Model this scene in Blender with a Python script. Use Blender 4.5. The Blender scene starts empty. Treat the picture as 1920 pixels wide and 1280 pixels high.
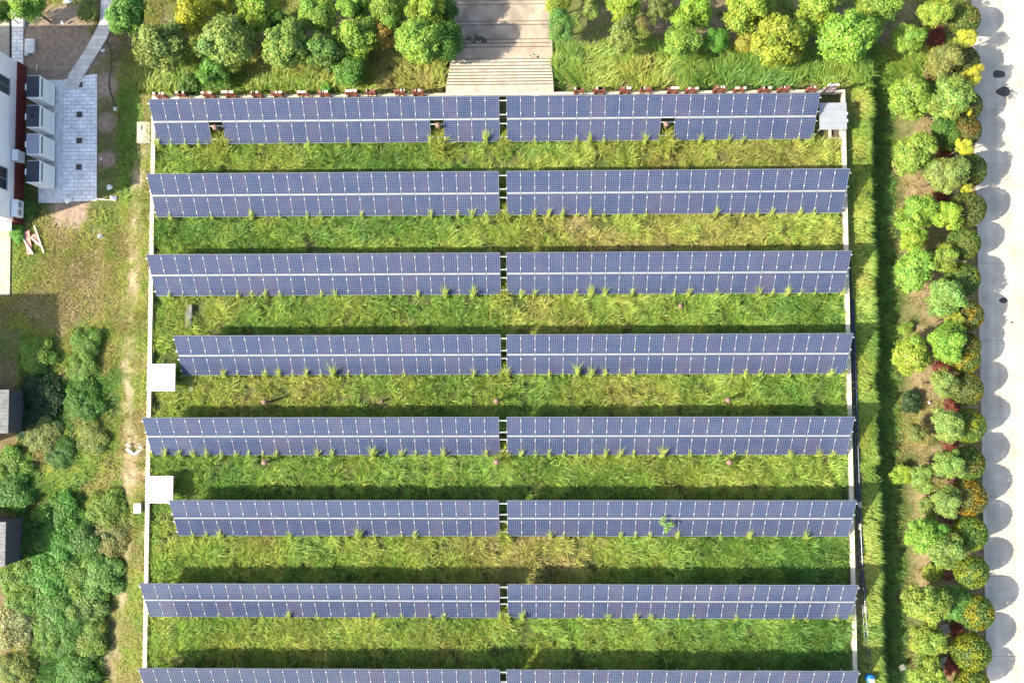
import bpy, math
import numpy as np
from mathutils import Matrix, Vector

scn = bpy.context.scene
R = math.radians
rng = np.random.default_rng(7)

# ------------------------------------------------------------------ camera, sky, sun, exposure
FPX, CAM_H = 1759.09, 68.767
def _rot(a, b, c):
    ca, sa, cb, sb, cc, sc = math.cos(a), math.sin(a), math.cos(b), math.sin(b), math.cos(c), math.sin(c)
    return (np.array([[cc, -sc, 0], [sc, cc, 0], [0, 0, 1]]) @ np.array([[cb, 0, sb], [0, 1, 0], [-sb, 0, cb]])
            @ np.array([[1, 0, 0], [0, ca, -sa], [0, sa, ca]]))
CAM_R = _rot(0.04997, 0.02257, -0.002357)
cam_d = bpy.data.cameras.new('camera')
cam = bpy.data.objects.new('camera', cam_d)
scn.collection.objects.link(cam)
mw = Matrix([list(CAM_R[0]), list(CAM_R[1]), list(CAM_R[2])]).to_4x4()
mw.translation = (0, 0, CAM_H)
cam.matrix_world = mw
cam_d.sensor_width = 36.0
cam_d.sensor_fit = 'HORIZONTAL'
cam_d.lens = 36.0 * FPX / 1920.0
cam_d.clip_end = 2000
scn.camera = cam

SUN_EL, SUN_DIR = R(42), (-0.953, -0.305)          # where the sun stands, seen from the ground (x, y)
w = bpy.data.worlds.new('World'); scn.world = w; w.use_nodes = True
wn = w.node_tree.nodes; wl = w.node_tree.links
sky = wn.new('ShaderNodeTexSky'); sky.sky_type = 'NISHITA'; sky.sun_disc = False
sky.sun_elevation = SUN_EL; sky.sun_rotation = math.atan2(SUN_DIR[0], SUN_DIR[1])
sky.air_density = 1.0; sky.dust_density = 2.5; sky.ozone_density = 0.5
wn['Background'].inputs[1].default_value = 0.14
wl.new(sky.outputs[0], wn['Background'].inputs[0])
sd = bpy.data.lights.new('sun', 'SUN'); sd.energy = 4.5; sd.angle = R(0.5); sd.color = (1.0, 0.90, 0.72)
so = bpy.data.objects.new('sun', sd); scn.collection.objects.link(so)
so.rotation_euler = Vector((SUN_DIR[0]*math.cos(SUN_EL), SUN_DIR[1]*math.cos(SUN_EL), math.sin(SUN_EL))).to_track_quat('Z', 'Y').to_euler()
so.location = (-60, -20, 60)
vs = scn.view_settings
vs.view_transform = 'Standard'; vs.look = 'None'; vs.exposure = 1.5; vs.gamma = 1; vs.use_curve_mapping = False
scn.cycles.max_bounces = 6; scn.cycles.transparent_max_bounces = 4

# ------------------------------------------------------------------ helpers
def P(u, v, z):
    """photo pixel (1920 wide) at world height z -> world x, y"""
    d = CAM_R @ np.array([(u-960.0)/FPX, (640.0-v)/FPX, -1.0])
    t = (z-CAM_H)/d[2]
    return float(d[0]*t), float(d[1]*t)
def PPM(z): return FPX/(CAM_H-z)

def vnoise(x, y, scale, seed):
    x = np.asarray(x, float)/scale; y = np.asarray(y, float)/scale
    xi = np.floor(x).astype(np.int64); yi = np.floor(y).astype(np.int64)
    fx = x-xi; fy = y-yi
    fx = fx*fx*(3-2*fx); fy = fy*fy*(3-2*fy)
    def h(a, b):
        n = (a*374761393 + b*668265263 + seed*974634541) & 0xffffffff
        n = ((n ^ (n >> 13))*1274126177) & 0xffffffff
        return ((n ^ (n >> 16)) & 0xffff)/65535.0
    return (h(xi, yi)*(1-fx)+h(xi+1, yi)*fx)*(1-fy)+(h(xi, yi+1)*(1-fx)+h(xi+1, yi+1)*fx)*fy
def fbm(x, y, scale, seed, o=3):
    s = 0; a = 1; t = 0
    for k in range(o):
        s = s+a*vnoise(x, y, scale/2**k, seed+k*17); t += a; a *= .5
    return s/t
def sstep(a, b, x):
    t = np.clip((np.asarray(x, float)-a)/(b-a), 0, 1); return t*t*(3-2*t)
def lerp(a, b, t): return a+(b-a)*t

def link(o, parent=None):
    scn.collection.objects.link(o)
    if parent is not None: o.parent = parent
    return o
def tag(o, label=None, cat=None, group=None, kind=None):
    if label: o['label'] = label
    if cat: o['category'] = cat
    if group: o['group'] = group
    if kind: o['kind'] = kind
    return o
def empty(name, loc, label, cat, group=None, rz=0):
    o = bpy.data.objects.new(name, None); o.location = loc; o.rotation_euler = (0, 0, rz)
    o.empty_display_size = .2
    link(o); return tag(o, label, cat, group)
def big_mesh(name, V, F, mats, col=None, midx=None):
    """V (n,3), F (m,k) uniform faces, col (n,3) point colours"""
    me = bpy.data.meshes.new(name)
    V = np.ascontiguousarray(V, dtype=np.float32); F = np.ascontiguousarray(F, dtype=np.int32)
    me.vertices.add(len(V)); me.vertices.foreach_set('co', V.ravel())
    me.loops.add(F.size); me.loops.foreach_set('vertex_index', F.ravel())
    me.polygons.add(len(F)); me.polygons.foreach_set('loop_start', np.arange(0, F.size, F.shape[1], dtype=np.int32))
    if midx is not None: me.polygons.foreach_set('material_index', np.asarray(midx, dtype=np.int32))
    if not isinstance(mats, (list, tuple)): mats = [mats]
    for m in mats: me.materials.append(m)
    if col is not None:
        at = me.attributes.new('Col', 'FLOAT_COLOR', 'POINT')
        c4 = np.ones((len(V), 4), np.float32); c4[:, :3] = col
        at.data.foreach_set('color', c4.ravel())
    me.update(calc_edges=True); me.validate()
    return me
class MB:
    def __init__(s): s.v = []; s.f = []
    def add(s, vs_, fs):
        b = len(s.v); s.v += [tuple(map(float, v)) for v in vs_]; s.f += [tuple(b+i for i in f) for f in fs]; return s
    def box(s, x0, y0, z0, x1, y1, z1, M=None):
        vs_ = [(x0,y0,z0),(x1,y0,z0),(x1,y1,z0),(x0,y1,z0),(x0,y0,z1),(x1,y0,z1),(x1,y1,z1),(x0,y1,z1)]
        if M is not None: vs_ = [tuple(M @ Vector(v)) for v in vs_]
        return s.add(vs_, [(0,3,2,1),(4,5,6,7),(0,1,5,4),(1,2,6,5),(2,3,7,6),(3,0,4,7)])
    def prism(s, pts, z0, z1):
        n = len(pts); vs_ = [(x,y,z0) for x,y in pts]+[(x,y,z1) for x,y in pts]
        return s.add(vs_, [tuple(range(n-1,-1,-1)), tuple(range(n,2*n))]+[(i,(i+1)%n,n+(i+1)%n,n+i) for i in range(n)])
    def tube(s, pts, rad, n=8, caps=True):
        pts = [Vector(p) for p in pts]; rads = rad if isinstance(rad, (list,tuple)) else [rad]*len(pts)
        vs_ = []; fs = []
        for i, p in enumerate(pts):
            t = (pts[min(i+1,len(pts)-1)]-pts[max(i-1,0)]).normalized()
            a = t.orthogonal().normalized() if i == 0 else (a-t*a.dot(t)).normalized()
            b = t.cross(a)
            for k in range(n):
                an = 2*math.pi*k/n; vs_.append(p+(a*math.cos(an)+b*math.sin(an))*rads[i])
        for i in range(len(pts)-1):
            for k in range(n):
                fs.append((i*n+k, i*n+(k+1)%n, (i+1)*n+(k+1)%n, (i+1)*n+k))
        if caps: fs += [tuple(range(n-1,-1,-1)), tuple(range((len(pts)-1)*n, len(pts)*n))]
        return s.add(vs_, fs)
    def lathe(s, prof, c=(0,0,0), n=16):
        vs_ = []; fs = []
        for r, z in prof:
            for k in range(n):
                a = 2*math.pi*k/n; vs_.append((c[0]+r*math.cos(a), c[1]+r*math.sin(a), c[2]+z))
        for i in range(len(prof)-1):
            for k in range(n): fs.append((i*n+k, i*n+(k+1)%n, (i+1)*n+(k+1)%n, (i+1)*n+k))
        fs += [tuple(range(n-1,-1,-1)), tuple(range((len(prof)-1)*n, len(prof)*n))]
        return s.add(vs_, fs)
    def mesh(s, name, mat):
        me = bpy.data.meshes.new(name); me.from_pydata(s.v, [], s.f); me.update()
        for m in (mat if isinstance(mat,(list,tuple)) else [mat]): me.materials.append(m)
        return me
    def build(s, name, mat, parent=None, bevel=0, smooth=False):
        o = bpy.data.objects.new(name, s.mesh(name, mat)); link(o, parent)
        if smooth:
            for p in o.data.polygons: p.use_smooth = True
        if bevel:
            b = o.modifiers.new('bevel', 'BEVEL'); b.width = bevel; b.segments = 2; b.limit_method = 'ANGLE'
        return o

# ------------------------------------------------------------------ materials
def mat(name): 
    m = bpy.data.materials.new(name); m.use_nodes = True; return m, m.node_tree.nodes, m.node_tree.links
def surface(name, col, rough=.7, var=.25, scale=6.0, col2=None, metal=0.0, spec=.3, bump=0.0, fine=0):
    """principled with two octaves of object-space noise tinting between col and col2"""
    m, n, l = mat(name); p = n['Principled BSDF']
    tc = n.new('ShaderNodeTexCoord'); nz = n.new('ShaderNodeTexNoise'); nz.inputs['Scale'].default_value = scale; nz.inputs['Detail'].default_value = 6
    l.new(tc.outputs['Object'], nz.inputs['Vector'])
    rp = n.new('ShaderNodeValToRGB'); c2 = col2 or tuple(c*(1-var) for c in col)
    rp.color_ramp.elements[0].position = .32; rp.color_ramp.elements[1].position = .68
    rp.color_ramp.elements[0].color = (*c2, 1); rp.color_ramp.elements[1].color = (*col, 1)
    l.new(nz.outputs[0], rp.inputs[0]); out = rp.outputs[0]
    if fine:
        n2 = n.new('ShaderNodeTexNoise'); n2.inputs['Scale'].default_value = fine; n2.inputs['Detail'].default_value = 4
        l.new(tc.outputs['Object'], n2.inputs['Vector'])
        mr = n.new('ShaderNodeMapRange'); mr.inputs[1].default_value = .3; mr.inputs[2].default_value = .7; mr.inputs[3].default_value = .72; mr.inputs[4].default_value = 1.12
        l.new(n2.outputs[0], mr.inputs[0])
        mx = n.new('ShaderNodeVectorMath'); mx.operation = 'SCALE'; l.new(out, mx.inputs[0]); l.new(mr.outputs[0], mx.inputs['Scale']); out = mx.outputs[0]
    l.new(out, p.inputs['Base Color'])
    p.inputs['Roughness'].default_value = rough; p.inputs['Metallic'].default_value = metal; p.inputs['Specular IOR Level'].default_value = spec
    if bump:
        b = n.new('ShaderNodeBump'); b.inputs['Strength'].default_value = bump; b.inputs['Distance'].default_value = .03
        l.new(nz.outputs[0], b.inputs['Height']); l.new(b.outputs[0], p.inputs['Normal'])
    return m
def leafy(name, transl=.28, tint=False, gloss=.06):
    m, n, l = mat(name); n.remove(n['Principled BSDF']); out = n['Material Output']
    at = n.new('ShaderNodeAttribute'); at.attribute_name = 'Col'; c = at.outputs['Color']
    if tint:
        oi = n.new('ShaderNodeObjectInfo'); mx = n.new('ShaderNodeVectorMath'); mx.operation = 'MULTIPLY'
        l.new(c, mx.inputs[0]); l.new(oi.outputs['Color'], mx.inputs[1]); c = mx.outputs[0]
    d = n.new('ShaderNodeBsdfDiffuse'); t = n.new('ShaderNodeBsdfTranslucent'); g = n.new('ShaderNodeBsdfGlossy')
    g.inputs['Roughness'].default_value = .45; g.inputs['Color'].default_value = (.8,.85,.8,1)
    l.new(c, d.inputs[0]); l.new(c, t.inputs[0])
    m1 = n.new('ShaderNodeMixShader'); m1.inputs[0].default_value = transl; l.new(d.outputs[0], m1.inputs[1]); l.new(t.outputs[0], m1.inputs[2])
    m2 = n.new('ShaderNodeMixShader'); m2.inputs[0].default_value = gloss; l.new(m1.outputs[0], m2.inputs[1]); l.new(g.outputs[0], m2.inputs[2])
    l.new(m2.outputs[0], out.inputs[0]); return m

M = {}
M['grass'] = leafy('grass_blades', .38, gloss=.02)
M['leaf'] = leafy('tree_leaves', .36, tint=True, gloss=.018)
M['bark'] = surface('bark', (.16,.12,.08), .9, .4, 9)
M['alu'] = surface('aluminium_frame', (.20,.21,.235), .42, .08, 4, metal=.25, spec=.5)
M['alu_rail'] = surface('mill_aluminium', (.42,.43,.45), .5, .2, 3, metal=.2)
M['galv'] = surface('galvanised_steel', (.46,.47,.47), .5, .15, 6, metal=.3, spec=.5)
M['concrete'] = surface('pale_concrete', (.40,.37,.30), .9, .3, 1.6, fine=25)
M['coping'] = surface('cream_coping', (.60,.53,.38), .9, .25, 2.0, fine=20)
M['canopy'] = surface('weathered_white_sheet', (.58,.57,.53), .6, .3, 1.3, fine=9)
M['plaza'] = surface('stained_plaza_concrete', (.36,.305,.235), .9, .45, .9, fine=18)
M['concrete_grey'] = surface('grey_concrete', (.74,.73,.71), .9, .3, 2.5, fine=25)
M['wall_render'] = surface('white_wall_render', (.90,.83,.80), .85, .08, 1.5)
M['plinth'] = surface('maroon_plinth', (.16,.035,.03), .75, .3, 3)
M['white_metal'] = surface('white_sheet_metal', (.86,.86,.84), .45, .1, 1.6, spec=.4)
M['grey_metal'] = surface('grey_sheet_metal', (.30,.32,.34), .42, .12, 2.0, metal=.3, spec=.5)
M['dark_panel'] = surface('dark_top_panel', (.025,.035,.06), .25, .3, 3, spec=.6)
M['lavender_panel'] = surface('grey_top_panel', (.30,.31,.38), .35, .15, 3, spec=.5)
M['black'] = surface('black_plastic', (.012,.014,.018), .5, .3, 8)
M['glass'] = surface('window_glass', (.02,.03,.035), .08, .2, 3, spec=.7)
M['old_concrete'] = surface('old_grey_concrete', (.21,.205,.19), .95, .4, 3, fine=22)
M['old_roof'] = surface('old_ribbed_roof', (.17,.175,.18), .7, .4, 2.2, fine=14)
M['dark_wall'] = surface('shade_dark_wall', (.07,.07,.075), .9, .4, 3)  # shed wall colour darkened to stand for its unlit side
M['red'] = surface('faded_red_paint', (.24,.085,.07), .6, .4, 5, col2=(.13,.05,.045))
M['rust'] = surface('rusty_steel', (.20,.07,.045), .7, .4, 6)
M['vent'] = surface('brown_vent_paint', (.20,.12,.09), .6, .3, 7, spec=.4)
M['pipe'] = surface('dark_blue_pipe', (.012,.02,.06), .25, .3, 5, spec=.6)
M['soil_and_shade'] = surface('dark_soil_and_riser_shade', (.09,.075,.06), .95, .4, 9)  # soil, and the dark strips that stand for shade at the risers
M['blue'] = surface('blue_plastic', (.02,.16,.42), .35, .2, 4, spec=.5)
M['pinkboard'] = surface('pink_board', (.48,.24,.20), .8, .25, 5)
M['cream'] = surface('cream_timber', (.72,.66,.50), .7, .15, 5)  # used for the cream strips that stand for the sunlit sign tops
M['rock'] = surface('dark_stone', (.06,.06,.058), .95, .4, 7, bump=.6)
M['sheet_blue'] = surface('pale_blue_sheet', (.42,.58,.62), .5, .15, 3)

# module glass with a 6 x 10 grid of cells in its own surface coordinates
m, n, l = mat('solar_cells'); p = n['Principled BSDF']
tc = n.new('ShaderNodeTexCoord'); sp = n.new('ShaderNodeSeparateXYZ'); l.new(tc.outputs['Object'], sp.inputs[0])
def mth(op, a, b=None):
    q = n.new('ShaderNodeMath'); q.operation = op
    for i, x in enumerate((a, b)):
        if x is None: continue
        if isinstance(x, (int, float)): q.inputs[i].default_value = x
        else: l.new(x, q.inputs[i])
    return q.outputs[0]
CELLX, CELLY, LW = .158, .158, .0085
def gridline(c, off, pitch):
    f = mth('FRACT', mth('DIVIDE', mth('SUBTRACT', c, off), pitch))
    return mth('LESS_THAN', mth('MINIMUM', f, mth('SUBTRACT', 1.0, f)), LW/pitch)
gl = mth('MAXIMUM', gridline(sp.outputs[0], .026, CELLX), gridline(sp.outputs[1], .035, CELLY))
oi = n.new('ShaderNodeObjectInfo')
rp = n.new('ShaderNodeValToRGB'); e = rp.color_ramp.elements
e[0].color = (.011,.024,.066,1); e[1].color = (.030,.026,.066,1); e[1].position = 1
k = rp.color_ramp.elements.new(.5); k.color = (.015,.026,.074,1)
nz = n.new('ShaderNodeTexNoise'); nz.inputs['Scale'].default_value = .9; nz.inputs['Detail'].default_value = 2
l.new(tc.outputs['Object'], nz.inputs['Vector'])
nm = n.new('ShaderNodeTexWhiteNoise'); nm.noise_dimensions = '3D'
cx = mth('FLOOR', mth('DIVIDE', mth('SUBTRACT', sp.outputs[0], .026), CELLX)); cy = mth('FLOOR', mth('DIVIDE', mth('SUBTRACT', sp.outputs[1], .035), CELLY))
cb = n.new('ShaderNodeCombineXYZ'); l.new(cx, cb.inputs[0]); l.new(cy, cb.inputs[1]); l.new(mth('MULTIPLY', oi.outputs['Random'], 97.0), cb.inputs[2])
l.new(cb.outputs[0], nm.inputs['Vector'])
fac = mth('ADD', mth('MULTIPLY', oi.outputs['Random'], .7), mth('MULTIPLY', nm.outputs['Value'], .3))
l.new(fac, rp.inputs[0])
mx = n.new('ShaderNodeMix'); mx.data_type = 'RGBA'; l.new(gl, mx.inputs[0]); l.new(rp.outputs[0], mx.inputs[6]); mx.inputs[7].default_value = (.13,.15,.20,1)
dz = n.new('ShaderNodeTexNoise'); dz.inputs['Scale'].default_value = 1.1; dz.inputs['Detail'].default_value = 5
gm = n.new('ShaderNodeNewGeometry'); l.new(gm.outputs['Position'], dz.inputs['Vector'])
dm = n.new('ShaderNodeMapRange'); dm.inputs[1].default_value = .35; dm.inputs[2].default_value = .75; dm.inputs[3].default_value = 0; dm.inputs[4].default_value = .10; l.new(dz.outputs[0], dm.inputs[0])
dx_ = n.new('ShaderNodeMix'); dx_.data_type = 'RGBA'; l.new(dm.outputs[0], dx_.inputs[0]); l.new(mx.outputs[2], dx_.inputs[6]); dx_.inputs[7].default_value = (.20,.19,.18,1)
l.new(dx_.outputs[2], p.inputs['Base Color']); l.new(mth('ADD', .10, dm.outputs[0]), p.inputs['Roughness']); p.inputs['Specular IOR Level'].default_value = .36
M['cells'] = m

# ground: colours of soil / litter / worn earth stored on the vertices, fine noise on top
m, n, l = mat('soil_and_turf'); p = n['Principled BSDF']
at = n.new('ShaderNodeAttribute'); at.attribute_name = 'Col'; tc = n.new('ShaderNodeTexCoord')
n1 = n.new('ShaderNodeTexNoise'); n1.inputs['Scale'].default_value = 3.2; n1.inputs['Detail'].default_value = 8; n1.inputs['Roughness'].default_value = .7
l.new(tc.outputs['Object'], n1.inputs['Vector'])
mr = n.new('ShaderNodeMapRange'); mr.inputs[1].default_value = .3; mr.inputs[2].default_value = .7; mr.inputs[3].default_value = .6; mr.inputs[4].default_value = 1.35
l.new(n1.outputs[0], mr.inputs[0])
mx = n.new('ShaderNodeVectorMath'); mx.operation = 'SCALE'; l.new(at.outputs['Color'], mx.inputs[0]); l.new(mr.outputs[0], mx.inputs['Scale'])
l.new(mx.outputs[0], p.inputs['Base Color']); p.inputs['Roughness'].default_value = .95; p.inputs['Specular IOR Level'].default_value = .1
bp_ = n.new('ShaderNodeBump'); bp_.inputs['Strength'].default_value = .7; bp_.inputs['Distance'].default_value = .08
l.new(n1.outputs[0], bp_.inputs['Height']); l.new(bp_.outputs[0], p.inputs['Normal'])
M['ground'] = m

# road concrete: slabs with joints every 5.75 m, stains
m, n, l = mat('road_concrete'); p = n['Principled BSDF']
tc = n.new('ShaderNodeTexCoord'); sp = n.new('ShaderNodeSeparateXYZ'); l.new(tc.outputs['Object'], sp.inputs[0])
f = mth('FRACT', mth('DIVIDE', mth('ADD', sp.outputs[1], 2.31), 5.78))
jl = mth('LESS_THAN', mth('MINIMUM', f, mth('SUBTRACT', 1.0, f)), .0032)
n1 = n.new('ShaderNodeTexNoise'); n1.inputs['Scale'].default_value = .55; n1.inputs['Detail'].default_value = 9; n1.inputs['Roughness'].default_value = .65
n2 = n.new('ShaderNodeTexNoise'); n2.inputs['Scale'].default_value = 14; n2.inputs['Detail'].default_value = 5
l.new(tc.outputs['Object'], n1.inputs['Vector']); l.new(tc.outputs['Object'], n2.inputs['Vector'])
rp = n.new('ShaderNodeValToRGB'); rp.color_ramp.elements[0].position = .3; rp.color_ramp.elements[1].position = .65
rp.color_ramp.elements[0].color = (.30,.275,.225,1); rp.color_ramp.elements[1].color = (.47,.435,.36,1)
l.new(n1.outputs[0], rp.inputs[0])
mr = n.new('ShaderNodeMapRange'); mr.inputs[1].default_value = .3; mr.inputs[2].default_value = .7; mr.inputs[3].default_value = .86; mr.inputs[4].default_value = 1.06
l.new(n2.outputs[0], mr.inputs[0])
mp3 = n.new('ShaderNodeMapping'); mp3.inputs['Scale'].default_value = (1.3, .06, 1); l.new(tc.outputs['Object'], mp3.inputs[0])
n3 = n.new('ShaderNodeTexNoise'); n3.inputs['Scale'].default_value = 1.0; n3.inputs['Detail'].default_value = 5; l.new(mp3.outputs[0], n3.inputs['Vector'])
mr3 = n.new('ShaderNodeMapRange'); mr3.inputs[1].default_value = .35; mr3.inputs[2].default_value = .65; mr3.inputs[3].default_value = .82; mr3.inputs[4].default_value = 1.08; l.new(n3.outputs[0], mr3.inputs[0])
s1 = n.new('ShaderNodeVectorMath'); s1.operation = 'SCALE'; l.new(rp.outputs[0], s1.inputs[0]); l.new(mth('MULTIPLY', mr.outputs[0], mr3.outputs[0]), s1.inputs['Scale'])
mx = n.new('ShaderNodeMix'); mx.data_type = 'RGBA'; l.new(jl, mx.inputs[0]); l.new(s1.outputs[0], mx.inputs[6]); mx.inputs[7].default_value = (.20,.19,.18,1)
l.new(mx.outputs[2], p.inputs['Base Color']); p.inputs['Roughness'].default_value = .85
M['road'] = m

# brick pavers
def pavers(name, c1, c2, cm, bw, bh, rot=0):
    m, n, l = mat(name); p = n['Principled BSDF']
    tc = n.new('ShaderNodeTexCoord'); mp = n.new('ShaderNodeMapping'); mp.inputs['Rotation'].default_value = (0,0,rot); l.new(tc.outputs['Object'], mp.inputs[0])
    b = n.new('ShaderNodeTexBrick'); b.inputs['Scale'].default_value = 1; b.inputs['Brick Width'].default_value = bw; b.inputs['Row Height'].default_value = bh
    b.inputs['Mortar Size'].default_value = .016; b.inputs['Color1'].default_value = (*c1,1); b.inputs['Color2'].default_value = (*c2,1); b.inputs['Mortar'].default_value = (*cm,1)
    l.new(mp.outputs[0], b.inputs[0])
    nz = n.new('ShaderNodeTexNoise'); nz.inputs['Scale'].default_value = 1.3; nz.inputs['Detail'].default_value = 6; l.new(tc.outputs['Object'], nz.inputs['Vector'])
    mr = n.new('ShaderNodeMapRange'); mr.inputs[1].default_value = .3; mr.inputs[2].default_value = .7; mr.inputs[3].default_value = .75; mr.inputs[4].default_value = 1.15; l.new(nz.outputs[0], mr.inputs[0])
    s1 = n.new('ShaderNodeVectorMath'); s1.operation = 'SCALE'; l.new(b.outputs[0], s1.inputs[0]); l.new(mr.outputs[0], s1.inputs['Scale'])
    l.new(s1.outputs[0], p.inputs['Base Color']); p.inputs['Roughness'].default_value = .9; return m
M['pavers'] = pavers('yard_pavers', (.78,.77,.76), (.70,.69,.68), (.27,.27,.27), .62, .30)
M['pathpave'] = pavers('path_pavers', (.58,.54,.49), (.51,.48,.43), (.30,.28,.25), 2.4, .38)

# ------------------------------------------------------------------ terrain
XL, XR, YT = -28.3, 22.95, 21.85          # outer faces of the platform walls
ZLEFT, ZRIGHT, ZTOP = -0.9, -1.9, -1.5
def terrain(x, y):
    x = np.asarray(x, float); y = np.asarray(y, float)
    x0_ = x; x = np.where(x > XR+.5, x+.75*(fbm(x, y, 1.7, 401)-.5)*sstep(XR+.5, XR+1.5, x)*sstep(XR+5.5, XR+3.5, x), x)
    zr = -.25*sstep(0, .4, x-XR) - 2.15*np.clip((x-XR-1.8)/.95, 0, 1) + .5*sstep(4.3, 6.5, x-XR)
    x = x0_; zl = ZLEFT*sstep(.2, 3.2, XL-x)
    # the bank north of the wall falls as far as the foot of the steps, a little more further on
    zt = -.85*np.clip((y-21.9)/.25, 0, 1) - .55*np.clip((y-22.2)/2.75, 0, 1) - .5*sstep(25, 30, y)
    z = np.minimum(np.minimum(zr, zl), np.minimum(zt, 0))
    yard = sstep(-30.5, -32.5, x); z = lerp(z, ZLEFT, yard*sstep(30, 27, y))
    yard2 = sstep(28.3, 29.3, x); z = lerp(z, ZRIGHT, yard2)
    out = np.maximum.reduce([x-XR, XL-x, y-YT])
    bumps = (fbm(x, y, 2.2, 5)-.5)*.16*sstep(.2, 1.0, out)*(1-sstep(30.5, 32.5, x))*(1-sstep(-31.5, -33.0, x))
    cut = ((x > -6.6) & (x < 1.75) & (y > 21.7)); return z+bumps-.75*cut
def seg_dist(x, y, pts):
    d = np.full(np.shape(x), 1e9)
    for (ax, ay), (bx, by) in zip(pts[:-1], pts[1:]):
        dx, dy = bx-ax, by-ay; t = np.clip(((x-ax)*dx+(y-ay)*dy)/(dx*dx+dy*dy), 0, 1)
        d = np.minimum(d, np.hypot(x-ax-t*dx, y-ay-t*dy))
    return d
TRACK = [P(u, v, -.6) for u, v in ((268,270),(258,330),(256,420),(252,520),(248,600),(240,690),(242,760),(252,840),(240,930),(232,1010),(226,1080),(214,1160),(206,1290))]
BARE = [P(90,70,-.9)+(3.0,), P(110,110,-.9)+(2.6,), P(198,230,-.9)+(.7,), P(198,300,-.9)+(.7,), P(196,160,-.9)+(1.0,), P(130,400,-.9)+(1.5,), P(120,45,-.9)+(2.2,)]
def ground_col(x, y):
    n1 = fbm(x, y, 5, 11)[:, None]; n2 = fbm(x, y, 1.3, 23)[:, None]
    brown = np.array((.20,.145,.09)); dark = np.array((.075,.07,.035)); green = np.array((.085,.12,.03)); straw = np.array((.23,.19,.095)); pale = np.array((.235,.20,.135))
    inside = ((x > XL) & (x < XR) & (y < YT))[:, None]
    c = lerp(lerp(brown, green, sstep(.35,.6,n1)), straw, .45*sstep(.5,.8,n2))          # rough ground
    c = np.where(inside, lerp(np.array((.06,.08,.025)), brown*.7, sstep(.5,.8,n1)*.5), c)
    right = sstep(XR+.2, XR+1.5, x)[:, None]
    cr = lerp(np.array((.045,.07,.02)), np.array((.20,.155,.085)), sstep(27.4, 29, x)[:, None]*sstep(.15,.5,n2))
    c = lerp(c, cr, right*(1-sstep(19, 23, y))[:, None])
    top = sstep(23.5, 25.5, y)[:, None]
    ct = lerp(np.array((.17,.13,.085)), np.array((.10,.11,.035)), sstep(.35,.6,n1)); ct = lerp(ct, np.array((.33,.26,.15)), sstep(.6,.85,n2)*.6)
    c = lerp(c, ct, top)
    left = sstep(-28.5, -29.5, x)[:, None]
    cl = lerp(np.array((.15,.12,.065)), np.array((.075,.10,.028)), sstep(.4,.65,n1)); cl = lerp(cl, straw, sstep(.5,.8,n2)*.5)
    c = lerp(c, cl, left*(1-sstep(22, 24, y))[:, None])
    td = seg_dist(x, y, TRACK); tw = (.55+.5*vnoise(x, y, 2.5, 41))
    c = lerp(c, lerp(straw, pale, sstep(.3,.7,n2)), (sstep(1.15, .2, td/tw)*(.2+.65*sstep(.35,.7,n2[:,0])))[:, None])
    for bx, by, br in BARE:
        k = sstep(1.25, .8, np.hypot(x-bx, y-by)/br+.35*(n2[:,0]-.5))[:, None]
        c = lerp(c, np.array((.25,.19,.14))*(.8+.4*n2), k)
    return c
def axis(a, b, s, ext):
    core = np.arange(a, b+1e-6, s); k = np.cumsum(s*1.55**np.arange(1, 14)); k = k[k < ext]
    return np.concatenate([a-k[::-1], core, b+k])
gx = axis(-46, 42, .28, 600); gy = axis(-27, 36, .28, 600)
X, Y = np.meshgrid(gx, gy); xf, yf = X.ravel(), Y.ravel()
zf = terrain(xf, yf)
idx = np.arange(len(xf)).reshape(X.shape)
F = np.stack([idx[:-1,:-1].ravel(), idx[:-1,1:].ravel(), idx[1:,1:].ravel(), idx[1:,:-1].ravel()], 1)
g = link(bpy.data.objects.new('ground', big_mesh('ground', np.stack([xf, yf, zf], 1), F, M['ground'], ground_col(xf, yf))))
g['kind'] = 'structure'
for q in g.data.polygons: q.use_smooth = True

def sheet(name, pix, z, mat_, thick=.05, kind='structure'):
    o = MB().prism([P(u, v, z) for u, v in pix][::-1], z-thick-.25, z).build(name, mat_); o['kind'] = kind; return o

# road on the right
rl = [(33.45,36),(33.35,28),(33.3,10),(33.2,-8),(33.1,-28)]
o = MB().prism([(70,-40),(70,60),(33.45,60)]+rl+[(33.05,-40)], -2.1, -1.80).build('road', M['road']); o['kind'] = 'structure'
# yard paving beside the heat pumps, path, aprons
sheet('paved_yard', [(118,150),(182,138),(181,376),(118,378)], -.84, M['pavers'])
sheet('concrete_slab', [(70,150),(117.6,150),(117.6,380),(72,380)], -.80, M['concrete_grey'])
pl = [(190,-14),(187,42),(176,64),(158,96),(130,138),(119,165)]; pr_ = [(214,-14),(211,42),(200,72),(183,100),(158,140),(146,166)]
mb = MB()
for i in range(len(pl)-1):
    a, b, c, d = [P(*q, -.80) for q in (pl[i], pl[i+1], pr_[i+1], pr_[i])]
    mb.prism([a, b, c, d], -1.1, -.80+.0005*i)
o = mb.build('path', M['pathpave']); o['kind'] = 'structure'
sheet('building_apron', [(-30,40),(17.5,40),(17.5,120),(-30,120)], -.82, M['concrete'])
sheet('drain_channel', [(17.8,25),(22,25),(22,122),(17.8,122)], -.88, M['black'])
sheet('apron_slabs', [(22.2,20),(43,20),(43,135),(22.2,135)], -.80, M['pavers'])
sheet('forecourt', [(-40,424),(20,424),(18,553),(-40,553)], -.80, M['concrete'])

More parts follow.
